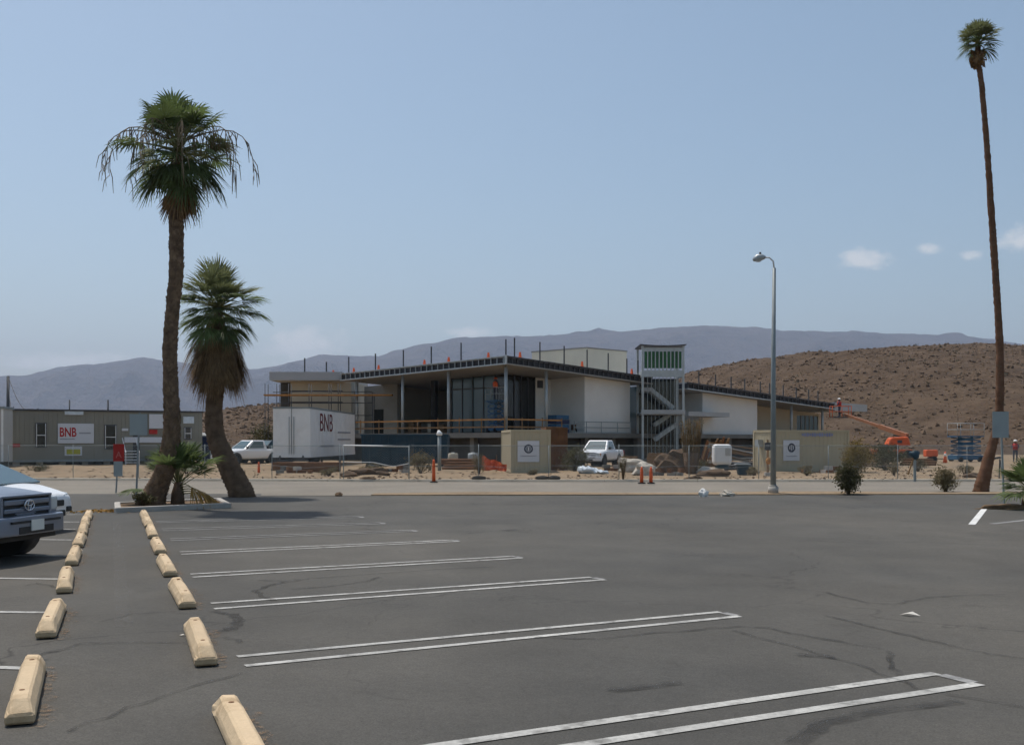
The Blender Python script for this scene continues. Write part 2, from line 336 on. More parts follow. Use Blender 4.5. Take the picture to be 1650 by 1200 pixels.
# narrow earth verge between lot and road, with a low pale kerb
vg = MB(); n = 40
x0, x1 = -4.5, 60
for i in range(n):
    a, b = x0 + (x1 - x0) * i / n, x0 + (x1 - x0) * (i + 1) / n
    vg.hexa([(a, LOT_E(a), -.05), (b, LOT_E(b), -.05), (b, LOT_E(b) + 1.05, -.05), (a, LOT_E(a) + 1.05, -.05)],
            [(a, LOT_E(a), .03), (b, LOT_E(b), .03), (b, LOT_E(b) + 1.05, .05 + .02 * math.sin(i)), (a, LOT_E(a) + 1.05, .05 + .02 * math.sin(i - 1))])
vg.build('verge', 'dirt')['kind'] = 'structure'
kb = MB()
xs = [-60 + 4 * i for i in range(32)]
for a, b in zip(xs, xs[1:]):
    a2 = b - .02
    kb.hexa([(a, KERB_E(a), -.05), (a2, KERB_E(a2), -.05), (a2, KERB_E(a2) + .55, -.05), (a, KERB_E(a) + .55, -.05)],
            [(a, KERB_E(a) + .06, .075), (a2, KERB_E(a2) + .06, .075), (a2, KERB_E(a2) + .55, .085), (a, KERB_E(a) + .55, .085)])
kb.build('road_kerb', 'kerb_pale')['kind'] = 'structure'
# site ground behind the far kerb: uneven graded dirt
sg = MB(); nx, ny = 170, 70; vv = []; ff = []
for j in range(ny + 1):
    for i in range(nx + 1):
        x = -70 + 140 * i / nx; t = j / ny; y = KERB_E(x) + .5 + 60 * t ** 1.5
        z = .07 + (.16 * noise.noise(Vector((x * .35, y * .35, 0))) + .07 * noise.noise(Vector((x * 1.3, y * 1.3, 3)))) * min(1, t * 9) * .7
        vv.append((x, y, z)); 
for j in range(ny):
    for i in range(nx):
        a = j * (nx + 1) + i; ff.append((a, a + 1, a + nx + 2, a + nx + 1))
sg.add(vv, ff, True); sg.build('site_ground', 'dirt')['kind'] = 'structure'

# ------------------------------------------------------------------ hills, mountains
def height_mesh(name, mat, x0, x1, y0, y1, nx, ny, fn):
    m = MB(); vv = []; ff = []
    for j in range(ny + 1):
        for i in range(nx + 1):
            x = x0 + (x1 - x0) * i / nx; y = y0 + (y1 - y0) * j / ny; vv.append((x, y, fn(x, y)))
    for j in range(ny):
        for i in range(nx):
            a = j * (nx + 1) + i; ff.append((a, a + 1, a + nx + 2, a + nx + 1))
    m.add(vv, ff, True); o = m.build(name, mat); o['kind'] = 'structure'; return o
def interp(tab, x):
    if x <= tab[0][0]: return tab[0][1]
    for (a, p), (b, q) in zip(tab, tab[1:]):
        if x <= b:
            t = (x - a) / (b - a); t = t * t * (3 - 2 * t) * .5 + t * .5; return p + (q - p) * t
    return tab[-1][1]
def sstep(a, b, x):
    t = max(0, min(1, (x - a) / (b - a))); return t * t * (3 - 2 * t)
# right rocky hill: ridge near 330 m
RY = 330
hill_tab = [((px - 825) / F * RY, (710 - py) / F * RY + H) for px, py in ((960, 700), (1040, 640), (1110, 601), (1150, 592), (1200, 585), (1280, 573), (1380, 566), (1480, 560), (1555, 557), (1600, 563), (1640, 574), (1690, 592), (1800, 615), (2000, 640), (2300, 700))]
def hill_z(x, y):
    r = interp(hill_tab, x * RY / max(y, 150) * .35 + x * .65)
    up = sstep(135 + 10 * math.sin(x * .05), RY, y) if y < RY else 1 - .75 * sstep(RY, 520, y)
    up = up ** .85
    rough = fr(Vector((x * .02, y * .008, 4)), 5) * 3.4 + fr(Vector((x * .11, y * .11, 9)), 3) * 1.1
    return -.3 + r * up + rough * min(1, up * 4) * (.9 if y < RY - 25 else .45)
def fr(p, o):
    s, a = 0, 1
    for _ in range(o): s += a * noise.noise(p); p = p * 2.03; a *= .5
    return s
height_mesh('rocky_hill', 'hill_rock', 10, 330, 128, 520, 190, 200, hill_z)
RY2 = 260
hill2 = [((px - 825) / F * RY2, (710 - py) / F * RY2 + H) for px, py in ((-100, 705), (150, 690), (280, 676), (340, 668), (400, 658), (450, 652), (540, 650), (650, 668), (800, 700))]
def hill2_z(x, y):
    r = interp(hill2, x); up = sstep(140, RY2, y) if y < RY2 else 1 - sstep(RY2, 380, y)
    return -.3 + max(r, 0) * up + (fr(Vector((x * .04, y * .04, 14)), 4) * 1.0) * min(1, up * 4) * .8
height_mesh('low_hill', 'hill_rock', -150, 20, 138, 380, 110, 90, hill2_z)
# boulders strewn on the hills: nobody could count them
def boulders(name, fn, n, xr, yr, seed, rmin, rmax, mat):
    rr = random.Random(seed); m = MB(); base = []
    for k in range(6): q = MB(); q.ico((0, 0, 0), 1, 1, (1, .9, .7), .35, k); base.append(q)
    for _ in range(n):
        x, y = rr.uniform(*xr), rr.uniform(*yr); z = fn(x, y)
        if z < .3 or noise.noise(Vector((x * .035, y * .02, seed))) + .35 * noise.noise(Vector((x * .15, y * .1, 2))) < rr.uniform(-.55, .35): continue
        r = rmin + (rmax - rmin) * rr.random() ** 4; q = base[rr.randrange(6)]; rot = Matrix.Rotation(rr.random() * 6.28, 3, 'Z') @ Matrix.Rotation(rr.random(), 3, 'X')
        m.add([rot @ v * r + Vector((x, y, z + r * .15)) for v in q.v], q.f)
    tag(m.build(name, mat), 'brown boulders strewn over the desert slope' if 'low' not in name else 'boulders strewn over the low hill on the left', 'boulders', kind='stuff')
boulders('boulder_scatter', hill_z, 38000, (25, 240), (140, 335), 3, .12, .52, 'rock_brown')
boulders('low_hill_boulders', hill2_z, 8000, (-80, 0), (145, 262), 5, .12, .6, 'rock_brown')
def scrub(name, fn, n, xr, yr, seed, label):
    rr = random.Random(seed); m = MB()
    for _ in range(n):
        x, y = rr.uniform(*xr), rr.uniform(*yr); z = fn(x, y)
        if z < .1: continue
        s_ = rr.uniform(.25, .75)
        for _k in range(14):
            c = Vector((x + rr.gauss(0, .4) * s_, y + rr.gauss(0, .4) * s_, z + rr.random() * .8 * s_)); a = Vector((rr.gauss(0, 1), rr.gauss(0, 1), rr.gauss(0, 1))).normalized() * .28 * s_; b_ = Vector((rr.gauss(0, 1), rr.gauss(0, 1), rr.gauss(0, 1))).normalized() * .2 * s_
            m.add([c - a, c + b_, c + a, c - b_], [(0, 1, 2, 3)])
    tag(m.build(name, 'scrub_leaf'), label, 'scrub', kind='stuff')
scrub('hill_scrub', hill_z, 260, (25, 230), (136, 330), 8, 'sparse dark desert scrub dotting the rocky hill')
scrub('low_hill_scrub', hill2_z, 260, (-75, 0), (150, 262), 9, 'sparse scrub on the low hill beside the white trailer')

MY = 7000
mt_tab = [((px - 825) / F * MY, (710 - py) / F * MY) for px, py in ((-500, 640), (-250, 622), (-100, 612), (0, 607), (35, 605), (80, 596), (130, 588), (180, 583), (230, 575), (270, 580), (330, 590), (400, 595), (440, 590), (480, 580), (530, 573), (570, 579), (600, 577), (640, 565), (690, 552), (740, 546), (790, 541), (850, 544), (900, 540), (1000, 533), (1100, 528), (1180, 525), (1250, 531), (1320, 533), (1400, 536), (1480, 540), (1550, 541), (1600, 547), (1650, 556), (1720, 566), (1800, 560), (2000, 590), (2300, 620))]
def mt_z(x, y):
    r = interp(mt_tab, x * MY / y) * y / MY if y < MY else interp(mt_tab, x)
    if y <= MY: up = .06 + .94 * sstep(4600, MY, y) ** .9
    else: up = 1 - .5 * sstep(MY, 8200, y)
    p = Vector((x * .0011, y * .0011, 2)); gully = 0; a = 1
    for _ in range(6): gully += a * (1 - abs(noise.noise(p)) * 2); p = p * 2.1; a *= .5
    mid = min(1, 4.2 * up * (1 - up)) if y < MY else .2
    return r * up + (gully - 1.15) * 190 * mid + fr(Vector((x * .0045, y * .0045, 7)), 5) * 16 * up
height_mesh('mountain_range', 'mountain_rock', -6200, 6200, 4600, 8200, 420, 170, mt_z)

# ------------------------------------------------------------------ paint, cracks, skid marks on the lot
def strip(name, pts, w, z, mat, parent, worn=None, label=None):
    m = MB(); vv = []; ff = []
    pts = [Vector((p[0], p[1], 0)) for p in pts]
    for i, p in enumerate(pts):
        d = (pts[min(i + 1, len(pts) - 1)] - pts[max(i - 1, 0)]).normalized(); sd = Vector((-d.y, d.x, 0)); ww = w[i] if isinstance(w, (list, tuple)) else w
        vv += [p + sd * ww / 2, p - sd * ww / 2]
    for i in range(len(pts) - 1): ff.append((2 * i, 2 * i + 1, 2 * i + 3, 2 * i + 2))
    m.add([(v.x, v.y, z) for v in vv], ff); o = m.build(name, mat, parent)
    if label: o['label'] = label
    return o
RD = Vector((.871, .491, 0)).normalized()      # direction of the right-hand bays
right_bays = [((395, 1073), (382, 1058), (1192, 993), (1160, 986)), ((345, 981), (340, 972), (975, 934), (952, 930)), ((310, 930), (307, 925), (842, 899), (828, 896)), ((292, 893), (290, 889), (740, 872), (730, 870)),
              ((275, 871), (274, 868), (672, 856), (665, 854)), ((262, 855), (261, 852), (620, 844), (614, 842)), ((252, 842), (251, 840), (585, 834), (580, 832))]
def ln(a, b, m=6):
    a, b = Vector(a), Vector(b); return [a + (b - a) * i / m for i in range(m + 1)]
for i, (a0, b0, a1, b1) in enumerate(right_bays):
    A0, B0, A1, B1 = G(*a0), G(*b0), G(*a1), G(*b1)
    mt_ = 'line_paint' if i < 4 else 'line_worn'
    strip('painted_line', ln(A0, A1), .088, .006, mt_, lot); strip('painted_line', ln(B0, B1), .088, .006, mt_, lot); strip('painted_line', ln(A1 + (B1 - A1).normalized() * .05, B1 - (B1 - A1).normalized() * .05, 1), .10, .0045, 'line_worn', lot)
# nearest bay, its end under the camera
A0, A1 = G(905, 1205), G(1578, 1102); B0, B1 = G(690, 1205), G(1508, 1085)
ext = (A0 - A1).normalized() * 2.2
strip('painted_line', ln(A0 + ext, A1, 10), .105, .006, 'line_paint', lot); strip('painted_line', ln(B0 + ext, B1, 10), .105, .006, 'line_paint', lot)
strip('painted_line', ln(A1 + (B1 - A1).normalized() * .05, B1 - (B1 - A1).normalized() * .05, 1), .105, .0045, 'line_worn', lot)
for (a, b) in (((-80, 1073), (42, 1077)), ((-80, 985), (73, 987)), ((-60, 931), (96, 933)), ((-60, 894), (108, 896)), ((-40, 868), (116, 870)), ((-30, 852), (122, 853)), ((-20, 840), (128, 841)), ((-10, 829), (132, 829)), ((-200, 1215), (-60, 1218))):
    strip('painted_line', ln(G(*a), G(*b), 3), .10, .006, 'line_paint', lot)
# faded centre strip of the walkway between the wheel stops
strip('faded_strip', ln(G(188, 842), G(200, 1010), 8), .16, .0045, 'line_faint', lot)
def wob(pts, amp=.05, sub=6, seed=1):
    rr = random.Random(seed); out = []
    for (a, b) in zip(pts, pts[1:]):
        a, b = G(*a), G(*b)
        for i in range(sub): 
            p = a + (b - a) * i / sub; out.append(p + Vector((rr.uniform(-amp, amp), rr.uniform(-amp, amp), 0)))
    out.append(G(*pts[-1])); return out
for i, (pts, w) in enumerate((([(610, 930), (590, 937), (540, 944), (470, 950)], .06), ([(418, 935), (470, 937), (500, 932), (560, 928), (700, 918), (800, 913)], .045), ([(474, 934), (430, 944), (413, 952), (425, 962), (440, 968)], .07),
        ([(345, 985), (372, 990), (385, 1000), (378, 1010), (360, 1018)], .12), ([(365, 1026), (388, 1036)], .07), ([(860, 1028), (960, 1030), (1080, 1018), (1190, 1010), (1240, 1013), (1330, 1030), (1420, 1046)], .05),
        ([(1330, 955), (1400, 972), (1440, 974), (1500, 962), (1620, 958)], .05), ([(1330, 992), (1450, 1020), (1560, 1048), (1650, 1062)], .04), ([(60, 1058), (130, 1037), (210, 1036), (300, 1036)], .035), ([(110, 1180), (210, 1140), (300, 1110), (390, 1085)], .03), ([(160, 1003), (210, 990), (290, 985)], .025),
        ([(1430, 1050), (1440, 1075), (1450, 1090)], .05), ([(1180, 1016), (1300, 1048), (1380, 1070), (1480, 1110), (1650, 1140)], .035), ([(40, 945), (60, 940), (110, 950)], .04))):
    strip('tar_seam', wob(pts, .03, 5, i), [w * (.7 + .6 * random.random()) for _ in range((len(pts) - 1) * 5 + 1)], .0075 + .0003 * i, 'tar', lot)
for i, (pts, w) in enumerate((([(1280, 1200), (1330, 1165), (1400, 1148), (1545, 1130)], .13), ([(985, 1114), (1040, 1107), (1098, 1101)], .11), ([(1283, 1056), (1310, 1057), (1345, 1060)], .10), ([(815, 854), (830, 855)], .35))):
    strip('skid_mark', wob(pts, .015, 6, 40 + i), w, .0125 + .0004 * i, 'skid', lot)

# ------------------------------------------------------------------ wheel stops
def stop_mesh():
    m = MB(); L, w, h = .915, .085, .125
    def ring(x, k, hh, base=.09): return [(x, -base * k, 0), (x, -base * k, .055), (x, -.05 * k, hh), (x, .05 * k, hh), (x, base * k, .055), (x, base * k, 0)]
    rs = [ring(-L, 1, .056), ring(-L + .13, 1, h), ring(L - .13, 1, h), ring(L, 1, .056)]
    vv = [p for r in rs for p in r]; ff = [tuple(range(6)), tuple(range(18, 24))[::-1]]
    for i in range(3):
        for k in range(6): a, b = i * 6 + k, i * 6 + (k + 1) % 6; ff.append((a, a + 6, b + 6, b))
    m.add(vv, ff); return m
def worn_stop(seed):
    src = stop_mesh(); bm = bmesh.new(); vs_ = [bm.verts.new(v) for v in src.v]
    for f in src.f: bm.faces.new([vs_[i] for i in f])
    bmesh.ops.recalc_face_normals(bm, faces=bm.faces)
    bmesh.ops.bevel(bm, geom=[e for e in bm.edges if e.calc_face_angle(0) > .3], offset=.012, segments=1, affect='EDGES')
    bmesh.ops.triangulate(bm, faces=[f for f in bm.faces if len(f.verts) > 4]); bmesh.ops.subdivide_edges(bm, edges=[e for e in bm.edges if e.calc_length() > .2], cuts=9, use_grid_fill=True)
    r_ = random.Random(seed); chips = [Vector((r_.choice((-1, 1)) * r_.uniform(.3, .92), r_.choice((-1, 1)) * .07, r_.uniform(.05, .125))) for _ in range(7)]
    for v in bm.verts:
        v.co += Vector((0, noise.noise(v.co * 9 + Vector((seed, 0, 0))), noise.noise(v.co * 9 + Vector((0, seed, 4))))) * .005 * (1 if v.co.z > .02 else 0)
        for c_ in chips:
            d_ = (v.co - c_).length
            if d_ < .07 and v.co.z > .03: v.co += (Vector((v.co.x, 0, .04)) - v.co) * .22 * (1 - d_ / .07)
    me = bpy.data.meshes.new('wheel_stop'); bm.to_mesh(me); bm.free(); me.materials.append(MATS['stop_paint']); return me
STOPS = [worn_stop(k) for k in range(5)]
PIN = MB().cyl((0, 0, -.01), (0, 0, .006), .018, 8).mesh('rebar_pin'); PIN.materials.append(MATS['rust'])
ordw = ['nearest the camera', 'second from the camera', 'third from the camera', 'fourth from the camera', 'fifth from the camera', 'sixth from the camera', 'seventh from the camera', 'farthest from the camera']
UD = Vector((-.3452, .9385, 0))
def stop(px, py, label, dust, seed):
    rr = random.Random(seed); p = G(px, py)
    c = p + UD * .87; o = bpy.data.objects.new('wheel_stop', STOPS[seed % 5]); col.objects.link(o); o.location = (c.x, c.y, .012 if dust else .003); o.scale = (.94, .97, 1.12)
    o.rotation_euler.z = math.atan2(UD.y, UD.x) + rr.uniform(-.018, .018)
    tag(o, label, 'wheel stop', 'tan concrete wheel stops in two rows')
    for xp in (-.55, .55): inst(PIN, 'rebar_pin', o, (xp, rr.uniform(-.01, .01), .122), (0, 0, 0), 1)
    m = MB(); pl = []
    sx = 1
    for k in range(13):
        t = k / 12; pl.append((-.95 + 1.9 * t, -.14 - abs(rr.gauss(.03, .04)) * (1 if 0 < k < 12 else 0)))
    pl += [(.95 - 1.9 * k / 4, -.02) for k in range(5)]
    m.add([(x, y * sx, .0) for x, y in pl], [tuple(range(len(pl)))])
    q = m.build('rust_dust', 'stop_dust', lot, loc=(c.x, c.y, .0098), rz=o.rotation_euler.z)
lefts = [(28, 1171), (76, 1030), (101, 957), (116, 912), (126, 883), (132, 864), (136, 850), (141, 839)]
rights = [(424, 1282), (335, 1075), (300, 982), (273, 930), (258, 894), (247, 868), (240, 851), (235, 839)]
for i, (x, y) in enumerate(lefts): stop(x, y, 'tan concrete wheel stop in the left row, %s' % ordw[i], True, i)
for i, (x, y) in enumerate(rights): stop(x, y, 'tan concrete wheel stop in the right row, %s' % ordw[i], True, 20 + i)

# ------------------------------------------------------------------ planter islands
def island(name, label, C, e1, e2, kerbmat, sides, h=.13, w=.15):
    t = thing(name, label, 'planter', C)
    c = [Vector((0, 0, 0)), e1, e1 + e2, e2]
    m = MB(); m.add([(p.x * .97 + .01, p.y * .97 + .02, h - .05) for p in c], [(0, 1, 2, 3)]); m.build('soil', 'island_soil', t)
    n_ = [(0, 1), (1, 2), (2, 3), (3, 0)]
    for k in sides:
        a, b = c[n_[k][0]], c[n_[k][1]]; m = MB(); d = (b - a).normalized()
        m.bar(a + Vector((0, 0, h / 2 - .03)) - d * w / 2, b + Vector((0, 0, h / 2 - .03)) + d * (w / 2 - .012 * k - .004), w, h + .06 - .003 * k); m.build('kerb', kerbmat, t, bevel=.02)
    return t
C0 = G(190, 826); E1 = Vector((2.15, 2.0, 0)); E2 = UD * 2.6
island('planter_island', 'raised concrete kerb island holding the tall left palm', C0, E1, E2, 'concrete', (0, 1, 2, 3))
for a, b, mt_ in (((1566, 845), (1586, 820), 'kerb_white'), ((1588, 819), (1640, 817.5), 'kerb_white'), ((1598, 844), (1690, 834), 'line_worn')):
    strip('painted_line', ln(G(*a), G(*b), 3), .14, .006, mt_, lot)

# ------------------------------------------------------------------ palms
def frond_mesh(name, elev, Lp, Rb, seed, nseg=26, spread=R(200), sag=.35, mat='palm_leaf', droop_tip=.5, petw=.03):
    """fan frond: petiole from the origin along +X at the given elevation, then a palmate blade; gravity is -Z"""
    rr = random.Random(seed); m = MB()
    d = Vector((math.cos(elev), 0, math.sin(elev)))
    pp = []; 
    for i in range(5):
        t = i / 4; pp.append(d * Lp * t - Vector((0, 0, sag * Lp * .4 * t * t * max(.15, math.cos(elev)))))
    m.tube(pp, [petw, petw * .8, petw * .65, petw * .5, petw * .35], 5)
    nf = len(m.f)
    tip = pp[-1]; dd = (pp[-1] - pp[-2]).normalized(); side = Vector((0, 1, 0)); up = side.cross(dd) * -1
    for i in range(nseg):
        u = (i + .5) / nseg - .5; ph = u * spread; rl = Rb * (1 - .28 * abs(u) * 2 * abs(u) * 2) * rr.uniform(.88, 1.06)
        dirn = (math.cos(ph) * dd + math.sin(ph) * side + up * (.28 * abs(u) + rr.uniform(-.06, .06))).normalized()
        wdir = (-math.sin(ph) * dd + math.cos(ph) * side)
        dph = spread / nseg; vs_ = []; st = (0.03, .3, .58, .8, 1.0)
        tw = rr.uniform(-.5, .5); dp = sag * rr.uniform(.8, 1.25)
        wdir2 = (wdir + up * tw).normalized()
        for k, r_ in enumerate(st):
            p = tip + dirn * rl * r_ - Vector((0, 0, 1)) * rl * (dp * r_ ** 2 * .5 + droop_tip * max(0, r_ - .5) ** 1.6 * rr.uniform(.6, 1.3))
            ww = (r_ * rl * dph * .52) if r_ < .6 else (.5 * rl * dph * (1.08 - r_))
            ww = max(ww, .004); vs_ += [p - wdir2 * ww, p + wdir2 * ww]
        m.add(vs_, [(2 * k, 2 * k + 1, 2 * k + 3, 2 * k + 2) for k in range(len(st) - 1)])
    me = m.mesh(name); me.materials.append(MATS['palm_petiole'] if mat != 'palm_dead' else MATS['palm_dead']); me.materials.append(MATS[mat])
    me.polygons.foreach_set('material_index', [0] * nf + [1] * (len(m.f) - nf)); return me

def trunk(parent, pts, rads, mat, seed, boots=0, boot_r=.09, n=14):
    rr = random.Random(seed); P3 = [Vector(p) for p in pts]; path, rad = [], []
    segs = 16
    for i in range(len(P3) - 1):
        p0, p1, p2, p3 = P3[max(i - 1, 0)], P3[i], P3[i + 1], P3[min(i + 2, len(P3) - 1)]
        for k in range(segs):
            t = k / segs; a = .5 * ((2 * p1) + (-p0 + p2) * t + (2 * p0 - 5 * p1 + 4 * p2 - p3) * t * t + (-p0 + 3 * p1 - 3 * p2 + p3) * t ** 3)
            path.append(a); rad.append((rads[i] + (rads[i + 1] - rads[i]) * t))
    path.append(P3[-1]); rad.append(rads[-1])
    rad2 = [r * (1 + (.05 if i % 2 else -.03) + rr.uniform(-.03, .03)) for i, r in enumerate(rad)]
    m = MB(); m.tube(path, rad2, n)
    for i, v in enumerate(m.v): m.v[i] = v + Vector((noise.noise(v * 6), noise.noise(v * 6 + Vector((9, 0, 0))), 0)) * .02
    m.build('trunk', mat, parent)
    if boots:
        b = MB()
        for _ in range(boots):
            i = rr.randrange(1, len(path) - 1); a = rr.random() * 6.283; p = path[i]; r = rad[i]; o = Vector((math.cos(a), math.sin(a), 0)); s_ = Vector((-o.y, o.x, 0)); up = (path[i + 1] - path[i - 1]).normalized()
            w = boot_r * rr.uniform(.5, 1.0); h = boot_r * rr.uniform(1.1, 2.2); q = boot_r * rr.uniform(.15, .6)
            base = p + o * r * .92
            b.add([base - s_ * w, base + s_ * w, base + up * h + o * q + s_ * w * .45, base + up * h + o * q - s_ * w * .45, base + up * h * .7 + o * (-.01)], [(0, 1, 2, 3), (1, 4, 2), (0, 3, 4), (3, 2, 4)])
        o = b.build('leaf_base', 'palm_boot', parent); o['kind'] = 'stuff'
    return path, rad

# --- tall left palm
YP = 28.6
base = Vector(((246 - 825) / F * YP, YP, .06))
palm1 = thing('palm_tree', 'tall fan palm with ragged round crown rising from the left kerb island', 'palm tree', base)
def rel(px, py, Y, b): return P(px, py, Y) - b
pts = [rel(238, 822, YP, base), rel(244, 808, YP, base), rel(258, 775, YP, base), rel(268, 748, YP, base), rel(277, 693, YP, base), rel(275, 620, YP, base), rel(274, 560, YP, base), rel(279, 490, YP, base), rel(284, 431, YP, base), rel(284, 332, YP, base), rel(287, 292, YP, base), rel(289, 258, YP, base)]
pts[0] = Vector((pts[1].x - .06, 0, -.15))
trunk(palm1, pts, [.42, .35, .255, .245, .22, .185, .175, .175,   .18, .18, .20, .09], 'palm_bark', 1, 1300, .085)
top = rel(289, 262, YP, base)
el_list = [82, 66, 50, 34, 18, 2, -14, -30, -46]
var1 = {}
for e in el_list:
    for k in range(3):
        var1[(e, k)] = frond_mesh('frond', R(e), (.95, 1.12, .78)[k] * (.75 if e > 60 else 1 if e > 10 else .8 if e > -20 else .62), .74, int(e * 3 + k + 500), 26, R(195), .30 if e > 0 else .5, 'palm_leaf' if k < 2 else 'palm_leaf_pale', .62 if e < 50 else .4)
rr = random.Random(5)
NF = 74
for i in range(NF):
    u = i / (NF - 1); e = 78 - 124 * u ** 1.15 + rr.uniform(-7, 7); en = min(el_list, key=lambda q: abs(q - e))
    inst(var1[(en, rr.randrange(3))], 'frond', palm1, top + Vector((rr.uniform(-.05, .05), rr.uniform(-.05, .05), .46 - .40 * u + rr.uniform(-.06, .06))), (rr.uniform(-.25, .25), rr.uniform(-.2, .2), i * 2.39996 + rr.uniform(-.3, .3)), rr.uniform(.84, 1.12))
dead1 = [frond_mesh('dead_frond', R(-80), .6, .95, 900 + k, 14, R(120), .3, 'palm_dead', .25) for k in range(2)]
for k in range(12): inst(dead1[k % 2], 'dead_frond', palm1, top + Vector((0, 0, -.15)), (0, 0, k * .55 + rr.random() * .3), rr.uniform(.6, .95))
# drooping flower stalks
for k, (az, L) in enumerate(((175, 2.3), (190, 1.9), (160, 1.7), (5, 2.1), (-15, 1.8), (25, 1.5), (250, 1.7), (290, 1.6), (80, 1.6))):
    m = MB(); a = R(az); o = Vector((math.cos(a), math.sin(a), 0)); pp = []
    for i in range(9):
        t = i / 8; pp.append(o * L * .92 * math.sin(t * 1.6) + Vector((0, 0, .30 * math.sin(t * 3.0) * 1.6 - 1.0 * t ** 3)))
    m.tube(pp, [.022 - .017 * i / 8 for i in range(9)], 5)
    r3 = random.Random(k)
    for i in range(2, 9):
        for q in range(3):
            b0 = pp[i] - (pp[i] - pp[i - 1]) * r3.random(); dx = Vector((r3.gauss(0, .07), r3.gauss(0, .07), 0)); l = r3.uniform(.3, .62)
            m.tube([b0, b0 + dx + Vector((0, 0, -l * .35)), b0 + dx * 1.4 + Vector((0, 0, -l))], [.010, .012, .006], 4)
    m.build('flower_stalk', 'palm_stalk', palm1, loc=top + Vector((0, 0, .5)))

# --- leaning middle palm
Y2 = 34.2
base2 = Vector(((388 - 825) / F * Y2, Y2, .0))
palm2 = thing('palm_tree', 'short leaning fan palm with a brown skirt of dead fronds', 'palm tree', base2)
pts = [rel(392, 806, Y2, base2), rel(388, 792, Y2, base2), rel(367, 748, Y2, base2), rel(348, 704, Y2, base2), rel(345, 657, Y2, base2), rel(349, 610, Y2, base2), rel(352, 540, Y2, base2), rel(353, 506, Y2, base2)]
pts[0] = Vector((pts[1].x + .04, 0, -.15))
trunk(palm2, pts, [.43, .40, .33, .29, .26, .26, .24, .07], 'palm_bark', 2, 420, .08)
top2 = pts[-2] + Vector((0, 0, .35))
rr = random.Random(9)
var2 = {}
for e in (84, 68, 50, 32, 15, 0, -18, -36):
    for k in range(2): var2[(e, k)] = frond_mesh('frond', R(e), .80, .86, 1300 + e * 2 + k, 26, R(150), .14 if e > 0 else .25, 'palm_leaf_pale' if e > 25 else 'palm_leaf', .22 if e > 20 else .5)
for e, cnt, zoff in ((84, 5, .55), (68, 8, .56), (50, 11, .54), (32, 13, .52), (15, 14, .50), (0, 13, .46), (-18, 11, .42), (-36, 9, .34)):
    a0 = rr.random() * 6.28
    for k in range(cnt): inst(var2[(e, rr.randrange(2))], 'frond', palm2, top2 + Vector((0, 0, zoff)), (rr.uniform(-.1, .1), rr.uniform(-.1, .1), a0 + k * 6.283 / cnt + rr.uniform(-.2, .2)), rr.uniform(.66, 1.08))
dv = [frond_mesh('dead_frond', R(-56 - 7 * k), .75, 1.0, 1700 + k, 30, R(100), .55, 'palm_dead', .7, .02) for k in range(4)]
for k in range(110):
    z = rr.uniform(-.45, .42)
    inst(dv[rr.randrange(4)], 'dead_frond', palm2, top2 + Vector((0, 0, z)), (rr.uniform(-.1, .1), rr.uniform(-.1, .1), rr.random() * 6.283), rr.uniform(.78, 1.05))

# --- thin tall right palm
Y3 = 38.0
base3 = Vector(((1580 - 825) / F * Y3, Y3, .02))
palm3 = thing('palm_tree', 'very tall thin palm with a tiny tuft, right side of the lot', 'palm tree', base3)
pts = [rel(1578, 796, Y3, base3), rel(1582, 785, Y3, base3), rel(1594, 735, Y3, base3), rel(1607, 685, Y3, base3), rel(1611, 640, Y3, base3), rel(1611, 560, Y3, base3), rel(1606, 470, Y3, base3), rel(1600, 380, Y3, base3), rel(1592, 260, Y3, base3), rel(1583, 150, Y3, base3), rel(1576, 96, Y3, base3), rel(1576, 76, Y3, base3)]
pts[0] = Vector((pts[1].x - .03, 0, -.15))
trunk(palm3, pts, [.33, .25, .175, .13, .14, .125, .115, .115, .10, .09, .085, .08], 'palm_bark_red', 3, 900, .045)
top3 = pts[-2]
rr = random.Random(21)
m = MB()
for _ in range(70):
    a = rr.random() * 6.28; z = rr.uniform(-.35, .3); r = .14 + .12 * (1 - abs(z) / .36); o = Vector((math.cos(a), math.sin(a), 0)); s_ = Vector((-o.y, o.x, 0)) * .06
    c = o * r * .7 + Vector((0, 0, z)); m.add([c - s_, c + s_, c + s_ * .5 + o * .12 + Vector((0, 0, rr.uniform(-.12, .12))), c - s_ * .5 + o * .12 + Vector((0, 0, rr.uniform(-.12, .12)))], [(0, 1, 2, 3)])
m.ico((0, 0, -.03), .2, 2, (1, 1, 1.25), .15, 3, True)
o = m.build('leaf_base_knob', 'palm_dead', palm3, loc=top3)
v3 = {}
for e in (80, 62, 40, 15, -15, -45):
    v3[e] = frond_mesh('frond', R(e), .46 if e > 30 else .34, .58, 2100 + e, 22, R(190), .3, 'palm_leaf_pale' if e > 30 else 'palm_leaf', .4)
for e, cnt in ((80, 6), (62, 10), (40, 10), (15, 6), (-15, 5)):
    a0 = rr.random() * 6.28
    for k in range(cnt): inst(v3[e], 'frond', palm3, top3 + Vector((0, 0, .55)), (rr.uniform(-.15, .15), rr.uniform(-.15, .15), a0 + k * 6.283 / cnt + rr.uniform(-.4, .4)), rr.uniform(.75, 1.05))

